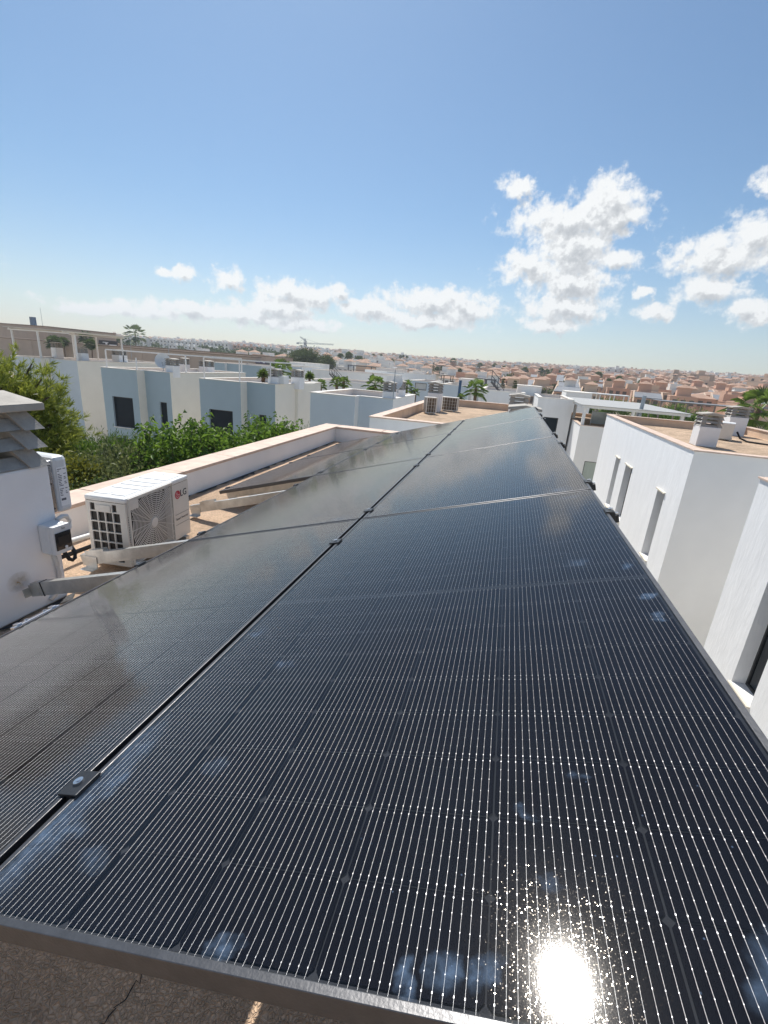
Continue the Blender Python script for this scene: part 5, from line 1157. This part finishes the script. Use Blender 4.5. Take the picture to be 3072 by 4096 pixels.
# ------------------------------------------------------------------ far town: individual houses, then the rest as one mass
def town_house(kind, seed, wm, rm):
    rr = random.Random(seed); t = bpy.data.objects.new('town_house', None); col.objects.link(t)
    w, d, h = rr.uniform(5.2, 6.6), rr.uniform(5.6, 7), rr.uniform(4.2, 5.2)
    MB().box(-w/2,0,-1.5,w/2,d,h).box(-w/2+.2,-2.2,-1.5,w/2-.2,-.002,h-2.7).build('wall', wm, t)
    if kind == 'hip':
        e = .35; r = MB().add([(-w/2-e,-e,h+.003),(w/2+e,-e,h+.003),(w/2+e,d+e,h+.003),(-w/2-e,d+e,h+.003),(-w*.15,d/2,h+.95),(w*.15,d/2,h+.95)], [(0,1,5,4),(1,2,5),(2,3,4,5),(3,0,4),(3,2,1,0)]); r.build('roof', rm, t)
    elif kind == 'tower':
        r = MB().box(-w/2-.05,-.05,h+.003,w/2+.05,d+.05,h+.25); r.build('roof', wm, t); MB().box(-1.5,d*.3,h+.252,1.5,d*.3+3,h+2.2).build('roof_room', wm, t)
        MB().add([(-1.8,d*.3-.3,h+2.203),(1.8,d*.3-.3,h+2.203),(1.8,d*.3+3.3,h+2.203),(-1.8,d*.3+3.3,h+2.203),(0,d*.3+1.5,h+3.0)], [(0,1,4),(1,2,4),(2,3,4),(3,0,4),(3,2,1,0)]).build('tile_roof', rm, t)
    elif kind == 'panel':
        MB().hexa([(-w/2-.1,-.6,h-.2),(w/2+.1,-.6,h-.2),(w/2+.1,d,h+.9),(-w/2-.1,d,h+.9),(-w/2-.1,-.6,h),(w/2+.1,-.6,h),(w/2+.1,d,h+1.1),(-w/2-.1,d,h+1.1)]).build('roof', grey_roof, t)
        for s in (-1, 1): MB().hexa([(s*(w/2+.25)-.15,-1.2,h-1.6),(s*(w/2+.25)+.15,-1.2,h-1.6),(s*(w/2+.25)+.15,d,h+.6),(s*(w/2+.25)-.15,d,h+.6),(s*(w/2+.25)-.15,-1.2,h-1.1),(s*(w/2+.25)+.15,-1.2,h-1.1),(s*(w/2+.25)+.15,d,h+1.5),(s*(w/2+.25)-.15,d,h+1.5)]).build('end_wall', sand_w, t)
    else:
        MB().box(-w/2-.08,-.08,h+.003,w/2+.08,d+.08,h+.12).build('roof', wm, t); MB().box(-w/2,d*.5,h+.122,w*.05,d,h+1.9).build('roof_room', wm, t)
    wmesh = MB().box(-.5,-.06,0,.5,-.002,1.2).mesh('window', far_window)
    for x in (-w*.3, 0, w*.3): link('window', wmesh, t, 0, (x, 0, h-1.8))
    dm = MB().box(-.7,-.06,0,.7,-.002,1.5).mesh('terrace_door', far_window)
    link('terrace_door', dm, t, 0, (-w*.2, -2.2, .2))
    rl = MB().box(-w/2+.2,-2.2,h-2.69,w/2-.2,-2.1,h-2.0).build('terrace_wall', wm, t)
    return t
PROT = {}
for kind in ('hip', 'tower', 'panel', 'flat'):
    for cn, wm in (('salmon', salmon), ('sand', sand_w), ('white', far_white)):
        PROT[kind, cn] = town_house(kind, hash((len(PROT), 7)) % 1000 if False else len(PROT)*13+5, wm, terracotta)
spots = []; rr = random.Random(77)
def blocked(x, y):
    az = math.degrees(math.atan2(x, y)); d = math.hypot(x, y)
    if d < 128 or az < -47 or az > 33: return True
    if -128 < x < -44 and y < 140: return True
    if -70 < x < -48 and 120 < y < 150: return True
    if -58 < x < -14 and 225 < y < 290: return True
    if az < -25 and 190 < d < 520: return True
    return False
ca, sa = math.cos(R(-7)), math.sin(R(-7))
for j in range(0, 88):
    v = 118+j*10.2
    for i in range(-92, 92):
        u = i*6.4+(j % 2)*4; x = u*ca+rr.uniform(-1.4, 1.4)+9*math.sin(v*.021); y = v+u*sa+rr.uniform(-2.2, 2.2)+7*math.sin(u*.017)
        if i % 7 == 3: continue
        if blocked(x, y) or math.hypot(x, y) > 925 or rr.random() < .07: continue
        spots.append((x, y))
spots.sort(key=lambda p: math.hypot(*p))
def kind_for(x, y):
    az = math.degrees(math.atan2(x, y)); q = rr.random(); d = math.hypot(x, y)
    warm = max(0, min(1, (az+14)/18))
    c = ('salmon' if rr.random() < .62 else 'sand') if rr.random() < .10+.78*warm else ('white' if rr.random() < .75 else 'sand')
    if d > 380 and 8 < az < 30 and rr.random() < .12: c = 'white'
    k = 'hip' if q < .25 else 'tower' if q < .62 else 'panel' if q < .80 and c != 'white' else 'flat'
    return k, c
LAB = {'salmon': 'salmon house on the middle hillside', 'sand': 'sand-coloured house on the middle hillside', 'white': 'white house on the middle hillside'}
NIND = 290
for (x, y) in spots[:NIND]:
    k, c = kind_for(x, y)
    o = copy_tree(PROT[k, c], (x, y, terrain(x, y)), R(-7+rr.uniform(-6, 6)), None, LAB[c], LAB[c].replace('house', 'houses')); o['category'] = 'house'; o.name = 'town_house'
for o in PROT.values():
    for c in kids(o): bpy.data.objects.remove(c)
    bpy.data.objects.remove(o)
tm_ = MB(); mi = {'salmon': 0, 'sand': 1, 'white': 2}
for (x, y) in spots[NIND:]:
    k, c = kind_for(x, y); z = terrain(x, y); w, d, h = rr.uniform(3.6, 7.2), rr.uniform(4.5, 8), rr.uniform(3.2, 6.0); m = mi[c]; n0 = len(tm_.v)
    if rr.random() < .05: w *= rr.uniform(1.8, 3.2); h *= rr.uniform(1.1, 1.6); k = 'flat'; m = rr.choice((1, 2, 2))
    bx, by = x, y; x = y = 0.0
    tm_.box(x-w/2, y, z-2, x+w/2, y+d, z+h, m)
    if rr.random() < .8: tm_.box(x-w/2+.2, y-2.2, z-2, x+w*rr.uniform(.1, .48), y-.01, z+h-rr.uniform(1.6, 2.9), m)
    if k in ('hip', 'panel'): e = .25; tm_.add([(x-w/2-e,y-e,z+h+.01),(x+w/2+e,y-e,z+h+.01),(x+w/2+e,y+d+e,z+h+.01),(x-w/2-e,y+d+e,z+h+.01),(x-w*.15,y+d/2,z+h+.9),(x+w*.15,y+d/2,z+h+.9)], [(0,1,5,4),(1,2,5),(2,3,4,5),(3,0,4)], 3)
    else:
        q = rr.uniform(-.25, .25)*w; r2 = rr.uniform(1.0, 1.8)
        tm_.box(x+q-r2, y+d*.4, z+h+.01, x+q+r2, y+d*.4+3, z+h+rr.uniform(1.3, 2.3), m)
        if k == 'tower': tm_.add([(x+q-r2-.2,y+d*.4-.3,z+h+2.31),(x+q+r2+.2,y+d*.4-.3,z+h+2.31),(x+q+r2+.2,y+d*.4+3.3,z+h+2.31),(x+q-r2-.2,y+d*.4+3.3,z+h+2.31),(x+q,y+d*.4+1.5,z+h+3.0)], [(0,1,4),(1,2,4),(2,3,4),(3,0,4)], 3)
    for q in (-.3, .05, .33):
        if rr.random() < .8: tm_.add([(x+w*q-.5,y-.03,z+h-1.9),(x+w*q+.5,y-.03,z+h-1.9),(x+w*q+.5,y-.03,z+h-.8),(x+w*q-.5,y-.03,z+h-.8)], [(0,1,2,3)], 4)
    ang = R(-7+rr.choice((0, 0, 14, -25, 40))+rr.uniform(-5, 5)); c_, s_ = math.cos(ang), math.sin(ang)
    for q in range(n0, len(tm_.v)):
        p = tm_.v[q]; tm_.v[q] = (bx+p[0]*c_-p[1]*s_, by+p[0]*s_+p[1]*c_, p[2])
tag(tm_.build('distant_houses', [salmon, sand_w, far_white, terracotta, far_window]), 'mass of small salmon, sand and white houses covering the far hillside', 'houses', kind='stuff')
# scattered far trees, one mass
rng = np.random.default_rng(9); VV = []; FF = []; off = 0
tp = []
for k in range(680):
    az = R(rng.uniform(-46, 31)); d = rng.uniform(135, 900); tp.append((d*math.sin(az), d*math.cos(az), rng.uniform(1.2, 2.4), 120))
for k in range(170):
    az = R(rng.uniform(-36, -25)); d = rng.uniform(200, 520); tp.append((d*math.sin(az), d*math.cos(az), rng.uniform(1.6, 2.8), 150))
for k in range(26):
    az = R(rng.uniform(-52, -40)); d = rng.uniform(150, 230); tp.append((d*math.sin(az), d*math.cos(az), rng.uniform(1.5, 2.4), 140))
for (x, y, r_, n) in tp:
    P_, d = blob_points(rng, n, (r_, r_, r_*.9), 9); P_ += np.array([x, y, terrain(x, y)+r_*.9+rng.uniform(0, 2)])
    V, F = leaves_np(P_, d+rng.normal(size=d.shape)*.6, r_*.42, rng, .7); VV.append(V); FF.append(F+off); off += len(V)
tag(link('distant_trees', np_mesh('distant_trees', np.concatenate(VV), np.concatenate(FF), lf_tree)), 'dark green trees scattered among the far houses', 'trees', kind='stuff')

# ------------------------------------------------------------------ haze
hz = MB().box(-1300, -60, -30, 1300, 1350, 75).build('haze', None); hz.data.materials.clear()
hm = bpy.data.materials.new('haze_air'); hm.use_nodes = True; n_ = hm.node_tree.nodes; n_.remove(n_['Principled BSDF'])
pv = n_.new('ShaderNodeVolumePrincipled'); pv.inputs['Color'].default_value = (.86,.92,1,1); pv.inputs['Density'].default_value = .00045; pv.inputs['Anisotropy'].default_value = .3
hm.node_tree.links.new(pv.outputs[0], n_['Material Output'].inputs['Volume']); hz.data.materials.append(hm); tag(hz, 'thin pale summer haze over the town', 'haze', kind='stuff')
